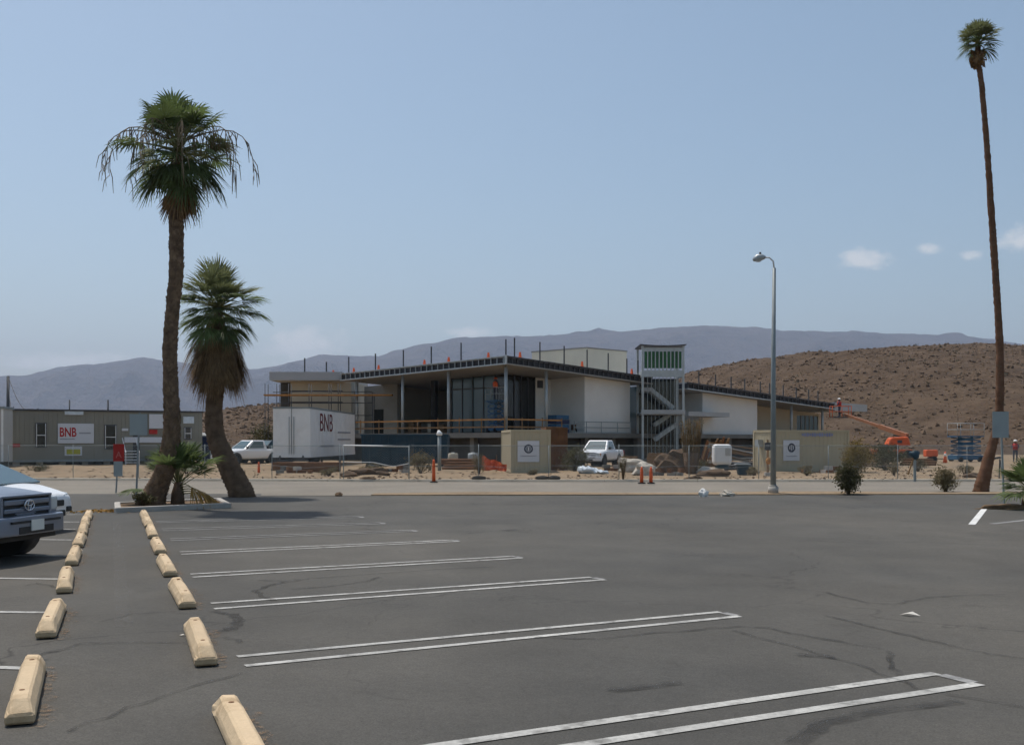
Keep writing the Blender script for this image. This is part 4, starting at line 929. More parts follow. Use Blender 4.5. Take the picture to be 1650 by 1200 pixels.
# ------------------------------------------------------------------ lifts
def scissor(label, loc, rz, raise_h, L=1.9, W=.85):
    t = thing('scissor_lift', label, 'scissor lift', loc, rz)
    m = MB(); m.b2(-L / 2, L / 2, -W / 2, W / 2, .18, .55); m.build('chassis', 'blue', t, bevel=.03)
    for x in (-L * .36, L * .36):
        for s in (1, -1): m = MB(); m.cyl((x, s * (W / 2 - .12), .2), (x, s * (W / 2 + .02), .2), .2, 16); m.build('wheel', 'rubber', t)
    z0 = .55; n = max(3, int(raise_h / .32)); dz = raise_h / n
    for k in range(n):
        for s in (1, -1):
            for q in (1, -1):
                m = MB(); m.bar((-q * L * .42, s * W * .36, z0 + k * dz + .05), (q * L * .42, s * W * .36, z0 + (k + 1) * dz - .03), .05 + .01 * q, .09); m.build('scissor_arm', 'blue', t)
    zt = z0 + raise_h
    m = MB(); m.b2(-L / 2, L / 2, -W / 2, W / 2, zt, zt + .1); m.build('platform', 'blue', t)
    for z in (zt + .6, zt + 1.1):
        m = MB(); 
        for a, b in (((-1, -1), (1, -1)), ((1, -1), (1, 1)), ((1, 1), (-1, 1)), ((-1, 1), (-1, -1))): m.cyl((a[0] * L / 2, a[1] * W / 2, z), (b[0] * L / 2, b[1] * W / 2, z), .022, 6)
        m.build('guard_rail', 'steel_grey', t)
    for x in (-L / 2, 0, L / 2):
        for s in (1, -1): m = MB(); m.cyl((x, s * W / 2, zt + .1), (x, s * W / 2, zt + 1.1), .022, 6); m.build('guard_post', 'steel_grey', t)
    return t
scissor('blue scissor lift with grey rails, right of the boom lift', (P(1556, 0, 88).x, 88, .05), R(8), 1.45, 2.3, 1.5)

# orange boom lift
Yb = 95; b0 = Vector((P(1436, 0, Yb).x, Yb, .05))
t = thing('boom_lift', 'orange boom lift reaching up-left toward the canopy tip', 'boom lift', b0)
m = MB(); m.b2(-1.5, 1.5, -.9, .9, .55, .95); m.build('chassis', 'lift_orange', t, bevel=.05)
for x in (-1.15, 1.15):
    for s in (1, -1): m = MB(); m.cyl((x, s * .75, .46), (x, s * 1.12, .46), .46, 20); m.build('wheel', 'rubber', t)
m = MB(); m.hexa([(-.55, -.55, 1.25), (1.55, -.55, 1.25), (1.55, .55, 1.25), (-.55, .55, 1.25)], [(-.15, -.5, 2.0), (1.35, -.5, 2.05), (1.35, .5, 2.05), (-.15, .5, 2.0)]); tt = m.build('turntable', 'lift_orange', t, bevel=.12)
m = MB(); m.b2(.35, .75, -.57, -.5, 1.5, 1.75); m.build('vent', 'dark_steel', tt)
m = MB(); m.b2(-.5, .5, -.5, .5, .95, 1.4); m.build('slew_ring', 'dark_steel', t)
pa = P(1462, 702, Yb) - b0; pb = P(1362, 668, 104) - b0; pm_ = pa + (pb - pa) * .42
m = MB(); m.bar(pa, pm_, .30, .38); m.build('boom', 'boom_brown', t)
m = MB(); m.bar(pm_ - (pb - pa) * .05, pb, .20, .24); m.build('boom_extension', 'boom_brown', t)
m = MB(); m.bar(pa + Vector((.2, 0, -.15)), pa + (pb - pa) * .2 - Vector((0, 0, .35)), .12); m.build('lift_cylinder', 'dark_steel', t)
q = pb + Vector((-.45, 0, -.25))
m = MB(); m.b2(q.x - .9, q.x + .9, q.y - .45, q.y + .45, q.z - .05, q.z + .05); bk = m.build('basket_floor', 'dark_steel', t)
m = MB()
for z in (.55, 1.05):
    for a, b in (((-1, -1), (1, -1)), ((1, -1), (1, 1)), ((1, 1), (-1, 1)), ((-1, 1), (-1, -1))): m.cyl(q + Vector((a[0] * .9, a[1] * .45, z)), q + Vector((b[0] * .9, b[1] * .45, z)), .03, 6)
for a in ((-1, -1), (1, -1), (1, 1), (-1, 1), (0, -1)): m.cyl(q + Vector((a[0] * .9, a[1] * .45, 0)), q + Vector((a[0] * .9, a[1] * .45, 1.05)), .03, 6)
m.build('basket_rail', 'lift_orange', t)
worker('worker in red vest and white hard hat standing in the boom lift basket', b0 + q + Vector((-.1, 0, .05)), R(150), 'red')
worker('worker in red vest and white hat standing beyond the young palm at far right', (P(1636, 0, 88).x, 88, .05), R(-120), 'red')

# ------------------------------------------------------------------ trailers, containers, dumpsters
def on(O, d, px):
    k = kx(px); return (k * O.y - O.x) / (d.x - k * d.y)
# site office
O = P(8, 0, 73.5); O.z = 0; E = P(326, 0, 80); d = Vector((E.x - O.x, E.y - O.y, 0)); Lw = d.length; d.normalize()
t = thing('office_trailer', 'long grey-tan site office trailer at left with red lettered sign', 'site office', (O.x, O.y, .05), math.atan2(d.y, d.x))
def ox(px): return on(O, d, px)
def oz(px, py): s = ox(px); Y = O.y + s * d.y; return H + (710 - py) / F * Y - .05
zb, zt = oz(160, 741), oz(160, 663)
m = MB()
nr = 44
for i in range(nr):
    x0_, x1_ = Lw * i / nr, Lw * (i + 1) / nr; m.b2(x0_ + .012, x1_ - .012, -.02, .06, zb + .02, zt - .02)
m.b2(0, Lw, .0, 3.5, zb, zt); wl = m.build('wall', 'trailer_tan', t)
m = MB(); m.b2(-.12, Lw + .12, -.14, 3.6, zt, zt + .12); m.build('roof', 'dark_steel', t)
m = MB(); m.b2(-.02, Lw + .02, -.04, .05, zb - .1, zb + .05); m.build('sill_trim', 'galv', t)
for (xa, xb, ya, yb) in ((57, 75, 681, 721), (168, 188, 684, 724), (296, 309, 688, 708)):
    a, b = ox(xa), ox(xb); z1, z0 = oz(xa, ya), oz(xa, yb)
    m = MB(); m.b2(a, b, -.07, .02, z0, z1); w_ = m.build('window', 'dark_steel', t)
    m = MB(); m.b2(a + .10, b - .10, -.085, -.02, z0 + .08, (z0 + z1) / 2 - .03); m.build('pane', 'glass_dark', w_)
    m = MB(); m.b2(a + .10, b - .10, -.085, -.02, (z0 + z1) / 2 + .03, z1 - .08); m.build('pane', 'glass_dark', w_)
    m = MB(); m.b2(a + .06, b - .06, -.095, -.075, (z0 + z1) / 2 - .025, (z0 + z1) / 2 + .025); m.b2(a + .05, a + .09, -.095, -.07, z0 + .05, z1 - .05); m.b2(b - .09, b - .05, -.095, -.07, z0 + .05, z1 - .05); m.build('frame', 'white_metal', w_)
a, b = ox(93), ox(151); z1, z0 = oz(93, 682), oz(93, 714)
m = MB(); m.b2(a, b, -.09, -.04, z0, z1); sg_ = m.build('sign_board', 'sign_face', t)
def fit(o, w, h):
    vs_ = [v.co for v in o.data.vertices]; x0_, x1_ = min(v.x for v in vs_), max(v.x for v in vs_); y0_, y1_ = min(v.y for v in vs_), max(v.y for v in vs_)
    for v in o.data.vertices: v.co.x = (v.co.x - (x0_ + x1_) / 2) * w / (x1_ - x0_); v.co.y = (v.co.y - (y0_ + y1_) / 2) * h / (y1_ - y0_)
tx = text('BNB', 1, 'print_red', sg_, frame((a + (ox(109.5) - a), -.093, oz(109, 696)), (1, 0, 0), (0, -1, 0)), bold=.025); fit(tx, ox(123) - ox(96), oz(96, 688) - oz(96, 703))
for (xa, xb, y_, hh_) in ((127, 146, 697.5, .10), (96, 120, 707, .07)):
    m = MB(); m.b2(ox(xa), ox(xb), -.097, -.085, oz(xa, y_) - hh_ / 2, oz(xa, y_) + hh_ / 2); m.build('print_line', 'print_grey', sg_)
a, b = ox(104), ox(132); z1, z0 = oz(104, 719), oz(104, 734)
m = MB(); m.b2(a, b, -.08, -.03, z0, z1); s2 = m.build('notice_board', 'sign_face', t); m = MB(); m.b2(a + .12, b - .12, -.09, -.07, z0 + .1, z1 - .2); m.build('yellow_print', 'print_yellow', s2)
for (xa, xb, ya, yb, mt_, nm) in ((240, 270, 667, 690, 'sign_face', 'white_panel'), (200, 268, 704, 713, 'sign_face', 'white_panel'), (240, 253, 692, 699, 'red', 'red_notice'), (196, 206, 690, 694, 'sign_face', 'white_panel'), (295, 312, 671, 682, 'wrap', 'vent_hood'), (104, 134, 662, 668, 'wrap', 'vent_hood'), (17, 32, 715, 720, 'red', 'red_notice')):
    m = MB(); m.b2(ox(xa), ox(xb), -.12, -.03, oz(xa, yb), oz(xa, ya)); m.build(nm, mt_, t)
for i in range(9):
    x = Lw * (i + .5) / 9; m = MB(); m.b2(x - .2, x + .2, .3, .7, -.05, zb - .1); m.build('support_pier', 'concrete', t)
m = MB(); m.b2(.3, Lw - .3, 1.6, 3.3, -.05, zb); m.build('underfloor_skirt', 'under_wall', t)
for x in (5.0, 6.0):
    m = MB(); m.cyl((x, .35, .36), (x, .6, .36), .36, 18); m.build('wheel', 'rubber', t)
# entry steps
sx = ox(207)
for k in range(5):
    m = MB(); m.b2(sx - .45, sx + .45, -1.5 + .25 * k, -1.2 + .25 * k, .15 + .2 * k, .20 + .2 * k); m.build('entry_step', 'print_white', t)
for s in (-.45, .45): m = MB(); m.bar((sx + s, -1.5, .9), (sx + s, -.2, 1.9), .05); m.bar((sx + s, -1.5, 0), (sx + s, -1.5, .9), .05); m.build('step_rail', 'print_white', t)
m = MB(); m.b2(ox(214), ox(225), -.07, .0, zb, zb + 1.95); m.build('door', 'dark_steel', t)
m = MB(); m.b2(ox(233), ox(300), -.9, -.3, .0, .65); m.build('dark_crate', 'under_wall', t)  # low crate in the same dark brown as the skirt
# trailer at the far left edge
e2 = P(6, 0, 70); t2 = thing('storage_unit', 'pale storage unit cut off by the left photo edge', 'storage unit', (e2.x, e2.y, .05), R(12))
m = MB(); m.b2(-6, 0, 0, 2.4, .35, 3.75); m.build('wall', 'grey_wall', t2); m = MB(); m.b2(-6.1, .08, -.1, 2.5, 3.75, 3.9); m.build('roof', 'galv', t2)
m = MB(); m.b2(-.14, -.02, -.05, .02, .35, 3.75); m.build('corner_post', 'white_metal', t2); m = MB(); m.b2(-5.8, -.2, .3, 2.2, -.05, .35); m.build('skids', 'under_wall', t2)
# poles and antennas behind the office
def upole(px, ytop, Y, r, label, cross=False):
    b = Vector((P(px, 0, Y).x, Y, .0)); h = H + (710 - ytop) / F * Y
    t_ = thing('utility_pole', label, 'pole', b); m = MB(); m.tube([(0, 0, -.1), (0, 0, h)], [r, r * .75], 8); m.build('pole', 'dark_steel', t_)
    if cross: m = MB(); m.b2(-.5, .5, -.05, .05, h - .3, h - .2); m.build('crossarm', 'dark_steel', t_)
    return t_, b + Vector((0, 0, h))
tp, top_p = upole(13, 606, 86, .16, 'dark utility pole behind the left end of the site office')
m = MB(); bb = top_p - Vector((0, 0, top_p.z))
for (px, py, Y) in ((62, 658, 78), (22, 655, 80)):
    e = P(px, py, Y); pp = [top_p + (e - top_p) * i / 8 - Vector((0, 0, 1.2 * math.sin(math.pi * i / 8))) for i in range(9)]; m.tube([q - bb for q in pp], .025, 4)
m.build('wire', 'dark_steel', tp)
upole(112, 644, 84, .07, 'thin antenna mast above the red lettered sign', False); upole(174, 644, 84, .09, 'thin dark pole above the second office window', False)

# semi trailer
c = P(500, 0, 68); c.z = .05
t = thing('box_trailer', 'white box semi-trailer with maroon letters beside the building', 'trailer', c, R(-1.7))
zb, zt = .78, H + 53 * 68 / F; Wd = (500 - 442) * 68 / F + .1
m = MB(); m.b2(-Wd, 0, 0, 16, zb, zt); bx = m.build('box', 'white_metal', t, bevel=.03)
m = MB(); m.b2(-Wd - .02, .02, -.02, 16.02, zt - .10, zt + .015); m.build('top_rail', 'galv', t); m = MB(); m.b2(-Wd - .02, .02, -.02, 16.02, zb - .12, zb + .10); m.build('bottom_rail', 'white_metal', t)
for x in (-Wd * .5,): m = MB(); m.b2(x - .012, x + .012, -.03, .0, zb + .1, zt - .1); m.build('door_seam', 'dark_steel', t)
for x in (-Wd * .52 - .1, -Wd * .48 + .1): m = MB(); m.cyl((x, -.05, zb + .1), (x, -.05, zt - .6), .02, 6); m.build('lock_rod', 'galv', t)
for y in [1.2 * i for i in range(1, 14)]: m = MB(); m.b2(-.005, .012, y - .025, y + .025, zb + .1, zt - .1); m.build('side_rib', 'white_metal', t)
tx = text('BNB', 1, 'print_maroon', bx, frame((.022, 5.0, H + 28 * 73 / F), (0, 1, 0), (1, 0, 0))); fit(tx, 4.2, 1.15)
for y0_, y1_, z in ((3, 7.5, 1.35), (9, 14, 2.3), (9, 14, 1.8)): m = MB(); m.b2(.012, .02, y0_, y1_, z - .06, z + .06); m.build('small_print', 'print_grey', bx)
for y in (1.6, 2.9):
    for x in (-Wd + .2, -.25): m = MB(); m.cyl((x - .14, y, .5), (x + .14, y, .5), .5, 18); m.build('wheel', 'rubber', t)
m = MB(); m.b2(-Wd + .1, -.1, -.05, .05, .42, .52); m.b2(-Wd + .4, -Wd + .5, -.05, .05, .5, zb); m.b2(-.5, -.4, -.05, .05, .5, zb); m.build('underride_bar', 'dark_steel', t)
for x in (-Wd + .5, -.5): m = MB(); m.b2(x - .07, x + .07, 12.4, 12.55, -.02, zb); m.build('landing_leg', 'dark_steel', t)
# rusty timber stack in front of it
b = Vector((P(493, 0, 60).x, 60, .05)); t = thing('timber_stack', 'low stack of rust-brown timbers under the white trailer', 'timber stack', b)
for j in range(3):
    for k in range(6): m = MB(); m.b2(-1.8 + .03 * j + .02 * k, 1.75 + .04 * ((k * 7) % 3), -.6 + .2 * k, -.42 + .2 * k, .18 * j, .18 * j + .16); m.build('timber', 'rust', t)

def container(name, label, C, d, sl, n_, el, h, mat, ribs=26, cat='container'):
    """C: near corner on the ground; d: direction of the side seen right of it, sl its length; n_: direction of the end left of it, el its length"""
    t = thing(name, label, cat, C); up = Vector((0, 0, 1)); nd, ne = -n_, -d
    m = MB(); z = Vector((0, 0, .05)); m.hexa([z + d * .04 + n_ * .04, z + d * (sl - .04) + n_ * .04, z + d * (sl - .04) + n_ * (el - .04), z + d * .04 + n_ * (el - .04)], [up * (h - .03) + d * .04 + n_ * .04, up * (h - .03) + d * (sl - .04) + n_ * .04, up * (h - .03) + d * (sl - .04) + n_ * (el - .04), up * (h - .03) + d * .04 + n_ * (el - .04)])
    for L_, dr, out in ((sl, d, -n_), (el, n_, -d)):
        k = max(4, int(L_ / .28))
        for i in range(k):
            a = .12 + (L_ - .24) * (i + .2) / k; b_ = .12 + (L_ - .24) * (i + .8) / k
            base_ = [dr * a + out * -.05, dr * b_ + out * -.05, dr * (b_ - .03) + out * -.03, dr * (a + .03) + out * -.03]
            m.hexa([p + up * .16 for p in base_], [p + up * (h - .12) for p in base_])
    sh = m.build('shell', mat, t)
    for p in (Vector((0, 0, 0)), d * (sl - .14), n_ * (el - .14)):
        m = MB(); q = p; m.hexa([q, q + d * .14, q + d * .14 + n_ * .14, q + n_ * .14], [q + up * h, q + d * .14 + up * h, q + d * .14 + n_ * .14 + up * h, q + n_ * .14 + up * h]); m.build('corner_post', mat, t)
    for z0_, z1_, nm in ((.02, .15, 'bottom_rail'), (h - .11, h + .012, 'top_rail')):
        m = MB(); q0 = d * .142; m.hexa([q0 + up * z0_, d * (sl - .142) + up * z0_, d * (sl - .142) + n_ * .06 + up * z0_, q0 + n_ * .06 + up * z0_], [q0 + up * z1_, d * (sl - .142) + up * z1_, d * (sl - .142) + n_ * .06 + up * z1_, q0 + n_ * .06 + up * z1_])
        q0 = n_ * .142; m.hexa([q0 + up * z0_, q0 + d * .06 + up * z0_, n_ * (el - .142) + d * .06 + up * z0_, n_ * (el - .142) + up * z0_], [q0 + up * z1_, q0 + d * .06 + up * z1_, n_ * (el - .142) + d * .06 + up * z1_, n_ * (el - .142) + up * z1_]); m.build(nm, mat, t)
    m = MB(); z = up * (h - .02); m.hexa([z + d * .06 + n_ * .06, z + d * sl + n_ * .06, z + d * sl + n_ * el, z + d * .06 + n_ * el], [p + up * .03 for p in (z + d * .06 + n_ * .06, z + d * sl + n_ * .06, z + d * sl + n_ * el, z + d * .06 + n_ * el)]); m.build('roof', mat, t)
    return t
def sign_on(t, C, d, out, px0, px1, py0, py1, off=.02):
    s0, s1 = on(C, d, px0), on(C, d, px1); Ym = C.y + (s0 + s1) / 2 * d.y; z1, z0 = H + (710 - py0) / F * Ym - C.z, H + (710 - py1) / F * Ym - C.z
    p = [d * s0 + out * .0, d * s1 + out * .0, d * s1 + out * off, d * s0 + out * off]; U = Vector((0, 0, 1)); m = MB(); m.hexa([q + U * z0 for q in p], [q + U * z1 for q in p]); o = m.build('sign_board', 'sign_face', t)
    return o, d * (s0 + s1) / 2 + out * off, s1 - s0, z0, z1
def disc(name, mat, parent, c, d, out, r0, r1, a=1.0, n=32):
    m = MB(); U = Vector((0, 0, 1)); vv = []; 
    for k in range(n):
        th = 2 * math.pi * k / n; e = d * math.cos(th) + U * math.sin(th); vv += [c + e * r0, c + e * r1, c + e * r1 + out * .006, c + e * r0 + out * .006]
    ff = []
    for k in range(n):
        q, w = 4 * k, 4 * ((k + 1) % n); ff += [(q + 2, w + 2, w + 3, q + 3), (q + 1, w + 1, w + 2, q + 2), (q, q + 3, w + 3, w)]
    m.add(vv, ff); return m.build(name, mat, parent)
# tan container, end towards us
C = P(823, 0, 56.6); C.z = .06; d = Vector((1, .09, 0)).normalized(); n_ = Vector((-.09, 1, 0)).normalized(); sl = on(C, d, 887.5); el = on(C, n_, 803)
t = container('shipping_container', 'tan shipping container, end on, with white emblem board', C, d, sl, n_, min(el, 6.2), 2.26, 'container_tan')
so, c, w_, z0, z1 = sign_on(t, C, d, -n_, 834, 869, 710, 744); cz = Vector((c.x, c.y, z1 - (z1 - z0) * .38))
disc('emblem_ring', 'print_dark', so, cz - n_ * .002, d, -n_, .165, .235); disc('emblem_disc', 'print_grey', so, cz - n_ * .003, d, -n_, .0, .16)
for k in (-1, 0, 1): m = MB(); q = cz + d * .075 * k - n_ * .009; m.bar(q - Vector((0, 0, .09)), q + Vector((0, 0, .09)), .04, .006, up=n_); m.build('emblem_bar', 'print_dark' if k else 'print_white', so)
m = MB(); q = Vector((c.x, c.y, z0 + (z1 - z0) * .28)) - n_ * .003; m.bar(q - d * .4, q + d * .4, .004, .05); m.build('print_line', 'print_grey', so)
# rust-brown container behind
C = P(880, 0, 63); C.z = .06
container('shipping_container', 'rust-brown container wedged behind the tan one', C, Vector((1, .05, 0)).normalized(), 1.25, Vector((-.05, 1, 0)).normalized(), 4.0, 2.45, 'rust')
# long tan container
C = P(1247, 0, 58.5); C.z = .06; d = Vector((.93, .37, 0)).normalized(); n_ = Vector((-.37, .93, 0)).normalized(); sl = on(C, d, 1369); el = on(C, n_, 1213)
t = container('shipping_container', 'long tan shipping container right of the lamp post with emblem board', C, d, sl, n_, el, 2.26, 'container_tan')
so, c, w_, z0, z1 = sign_on(t, C, d, -n_, 1262, 1288, 709, 742); cz = Vector((c.x, c.y, z1 - (z1 - z0) * .37))
disc('emblem_ring', 'print_dark', so, cz - n_ * .002, d, -n_, .15, .245); m = MB()
for k in (-1, 1): q = cz - n_ * .012 + d * .055 * k; m.bar(q - Vector((0, 0, .14)), q + Vector((0, 0, .10)), .05, .006, up=n_)
m.build('emblem_bar', 'print_dark', so)
m = MB(); q = Vector((c.x, c.y, z0 + (z1 - z0) * .22)) - n_ * .003; m.bar(q - d * .33, q + d * .33, .004, .06); m.build('print_line', 'print_grey', so)
s0, s1 = on(C, d, 1292), on(C, d, 1343); m = MB(); U = Vector((0, 0, 1))
for i in range(13): a = s0 + (s1 - s0) * i / 13; m.bar(d * a - n_ * .012 + U * 2.02, d * (a + (s1 - s0) / 19) - n_ * .012 + U * 2.02, .004, .19 if i % 3 else .12)
m.build('faded_lettering', 'print_blue', t)
m = MB(); s_ = on(C, n_, 1226); q = n_ * s_ + U * 1.55; m.box(q - d * .12, (.35, .3, .4), math.atan2(d.y, d.x)); m.build('electric_box', 'steel_grey', t)
# post with meter and orange lantern in front of its end
b = Vector((P(1237, 0, 52).x, 52, .05)); t = thing('meter_post', 'dark meter post with an orange ball lantern beside the lamp post', 'post', b)
m = MB(); m.bar((0, 0, 0), (0, 0, 1.75), .09); m.build('post', 'wood', t); m = MB(); m.b2(-.17, .17, -.16, -.05, 1.25, 1.62); m.build('meter_box', 'dark_steel', t, bevel=.02)
m = MB(); m.ico((.02, -.13, .75), .15, 2, (1, .8, 1.1), 0, 0, True); m.build('lantern', 'orange_wood', t); m = MB(); m.b2(-.14, .14, -.14, .14, 0, .2); m.build('footing', 'concrete', t)

def dumpster(label, px0, px1, Y, h, mat='dumpster', dep=2.2):
    a, b = P(px0, 0, Y).x, P(px1, 0, Y).x; t = thing('dumpster', label, 'dumpster', ((a + b) / 2, Y, .08)); L = b - a
    m = MB(); m.hexa([(-L / 2 + .1, 0, .18), (L / 2 - .1, 0, .18), (L / 2 - .1, dep, .18), (-L / 2 + .1, dep, .18)], [(-L / 2, -.05, h), (L / 2, -.05, h), (L / 2, dep + .05, h), (-L / 2, dep + .05, h)]); m.build('bin', mat, t)
    k = int(L / .55)
    for i in range(k + 1):
        x = -L / 2 + .1 + (L - .2) * i / k; m = MB(); m.b2(x - .05, x + .05, -.11, .02, .18, h - .06); m.build('rib', mat, t)
    m = MB(); m.b2(-L / 2 - .04, L / 2 + .04, -.13, .0, h - .06, h + .06); m.build('rim', mat, t)
    for x in (-L / 2 + .4, L / 2 - .4): m = MB(); m.cyl((x, .1, .1), (x, .3, .1), .1, 10); m.build('roller', 'rubber', t)
    return t
dumpster('dark teal ribbed dumpster behind the white gate', 592, 662, 64, 1.45); dumpster('long dark green dumpster below the building deck', 582, 722, 72, 2.05)
# odds and ends of the building site, each its own thing
b = Vector((P(708, 0, 60).x, 60, .05)); t = thing('vent_pipe', 'silver capped vertical pipe in front of the dark dumpsters', 'pipe', b); m = MB(); m.cyl((0, 0, 0), (0, 0, 2.0), .1, 12); m.build('pipe', 'galv', t); m = MB(); m.tube([(0, 0, 2.0), (0, 0, 2.1), (-.05, 0, 2.28)], [.15, .17, .05], 12); m.build('cap', 'white_metal', t)
b = Vector((P(730, 0, 66).x, 66, .05)); t = thing('water_drum', 'pale upright drum below the deck right of the silver pipe', 'drum', b); m = MB(); m.tube([(0, 0, 0), (0, 0, .03), (0, 0, .45), (0, 0, .48), (0, 0, .9), (0, 0, .95)], [.28, .3, .3, .32, .3, .27], 18); m.build('barrel', 'beige_wall', t); m = MB(); m.cyl((0, 0, .95), (0, 0, 1.0), .1, 10); m.build('bung', 'white_metal', t)
b = Vector((P(762, 0, 66).x, 66, .05)); t = thing('water_drum', 'grey upright drum just left of the tan container', 'drum', b); m = MB(); m.tube([(0, 0, 0), (0, 0, .03), (0, 0, .45), (0, 0, .48), (0, 0, .9), (0, 0, .95)], [.28, .3, .3, .32, .3, .27], 18); m.build('barrel', 'steel_grey', t); m = MB(); m.cyl((0, 0, .95), (0, 0, 1.0), .1, 10); m.build('bung', 'white_metal', t)
b = Vector((P(797, 0, 58).x, 58, .1)); t = thing('orange_barrier', 'crumpled orange plastic barrier against the tan container', 'barrier', b); r_ = random.Random(2)
m = MB(); vv = []; ff = []
for i in range(9):
    for j in range(4): vv.append((-.7 + 1.3 * i / 8 + r_.uniform(-.05, .05), .15 * math.sin(i * 1.7 + j), .05 + .8 * j / 3 * (1 - .6 * (i / 8)) + r_.uniform(-.06, .06)))
for i in range(8):
    for j in range(3): a = i * 4 + j; ff.append((a, a + 4, a + 5, a + 1))
m.add(vv, ff); m.build('netting', 'orange', t)
for x in (-.6, .1): m = MB(); m.bar((x, .1, 0), (x, .1, .9), .04); m.build('stake', 'wood', t)
b = Vector((P(955, 0, 55).x, 55, .08)); t = thing('wrapped_bundle', 'bluish-white plastic wrapped bundle lying before the white pickup', 'bundle', b); m = MB(); m.tube([(-.75 + 1.6 * i / 14, .05 * math.sin(i), .30 - .24 * i / 14) for i in range(15)], [.08, .17, .22, .2, .23, .19, .21, .17, .19, .16, .14, .15, .12, .09, .04], 14)
for i, v in enumerate(m.v): m.v[i] = Vector((v.x, v.y * 1.5 + noise.noise(v * 4) * .2, max(-.02, v.z * .72 + noise.noise(v * 6 + Vector((3, 0, 0))) * .2)))
m.build('bundle', 'wrap', t); m = MB(); m.bar((-.3, -.23, .1), (-.3, -.23, .55), .05, .02); m.build('strap', 'dark_steel', t)
b = Vector((P(1163, 0, 57).x, 57, .07)); t = thing('water_tank', 'white rounded water tank on a small dark stand', 'tank', b)
m = MB(); m.b2(-.47, .47, -.4, .4, .42, 1.5); m.build('tank', 'white_metal', t, bevel=.16); m = MB(); m.b2(-.3, .3, -.3, .3, .22, .45); m.build('stand', 'dumpster', t)
for x in (-.25, .25):
    for y in (-.25, .25): m = MB(); m.bar((x, y, 0), (x, y, .25), .06); m.build('leg', 'dark_steel', t)
m = MB(); m.b2(.1, .38, -.415, -.39, .9, 1.3); m.build('hatch', 'grey_wall', t)
b = Vector((P(1196, 0, 54).x, 54, .07)); t = thing('planter_bin', 'small dark teal bin below the long tan container', 'bin', b); m = MB(); m.hexa([(-.2, -.2, 0), (.2, -.2, 0), (.2, .2, 0), (-.2, .2, 0)], [(-.28, -.28, .5), (.28, -.28, .5), (.28, .28, .5), (-.28, .28, .5)]); m.build('tub', 'dumpster', t); m = MB(); m.b2(-.34, .34, -.34, .34, .5, .56); m.build('lid', 'steel_grey', t)
# lumber pile leaning behind the white tank
b = Vector((P(1187, 0, 66).x, 66, .06)); t = thing('lumber_pile', 'untidy pile of brown lumber behind the white tank', 'lumber pile', b); r_ = random.Random(6)
for k in range(26): m = MB(); z = r_.uniform(.1, 1.3); m.bar((-1.5 + r_.uniform(-.3, .3), r_.uniform(-.7, .7), z + r_.uniform(0, .6)), (1.1 + r_.uniform(-.6, .3), r_.uniform(-.7, .7), z * .8 + r_.uniform(-.1, .2)), r_.uniform(.07, .2), .06); m.build('board', r_.choice(['wood', 'wood', 'rust', 'grey_wall']), t)
b = Vector((P(1150, 0, 70).x, 70, .06)); t = thing('lumber_pile', 'leaning dark boards right of the ocotillo', 'lumber pile', b)
for k in range(14): m = MB(); m.bar((-.9 + .12 * k, .5, 0), (-.5 + .12 * k + r_.uniform(-.2, .2), -.1, r_.uniform(1.2, 2.0)), .14, .05); m.build('board', r_.choice(['wood', 'rust']), t)
# small things on the right
b = Vector((P(1500, 0, 86).x, 86, .05)); t = thing('compressor_cart', 'small orange wheeled compressor cart left of the blue lift', 'cart', b); m = MB(); m.b2(-.5, .45, -.35, .35, .45, 1.0); m.build('housing', 'orange', t, bevel=.08); m = MB(); m.bar((.4, 0, .3), (1.1, 0, .25), .06); m.build('drawbar', 'dark_steel', t)
for s in (1, -1): m = MB(); m.cyl((.1, s * .3, .25), (.1, s * .45, .25), .25, 14); m.build('wheel', 'rubber', t)
m = MB(); m.b2(-.5, .2, -.4, .4, .08, .16); m.build('skid', 'orange', t)
b = Vector((P(1523, 0, 82).x, 82, .05)); t = thing('traffic_cone', 'orange and white traffic cone by the blue scissor lift', 'traffic cone', b); m = MB(); m.tube([(0, 0, .04), (0, 0, .9)], [.17, .04], 12); m.build('cone', 'orange', t); m = MB(); m.tube([(0, 0, .55), (0, 0, .75)], [.1, .078], 12); m.build('white_band', 'print_white', t); m = MB(); m.b2(-.22, .22, -.22, .22, 0, .05); m.build('base', 'rubber', t)
b = G(1474, 776, .05); t = thing('braced_post', 'braced fence end post wrapped with dark green cloth', 'post', b); m = MB(); m.bar((0, 0, 0), (0, 0, 1.3), .09); m.build('post', 'galv', t); m = MB(); m.ico((0, 0, 1.12), .2, 2, (1, .7, .9), .35, 5, True); m.build('cloth', 'dumpster', t); m = MB(); m.bar((-.28, 0, .3), (-.05, -.02, 1.0), .05); m.build('brace', 'wood', t)
b = Vector((P(1601, 0, 49.6).x, 49.6, .05)); t = thing('sawhorse', 'dark trestle standing behind the thin palm', 'trestle', b)
m = MB(); m.bar((-.3, 0, .85), (.35, 0, .95), .07, .09); m.build('beam', 'dark_steel', t)
for x in (-.25, .28):
    for y in (-.2, .2): m = MB(); m.bar((x, 0, .86), (x + .06 * (1 if x > 0 else -1), y, 0), .05); m.build('leg', 'dark_steel', t)

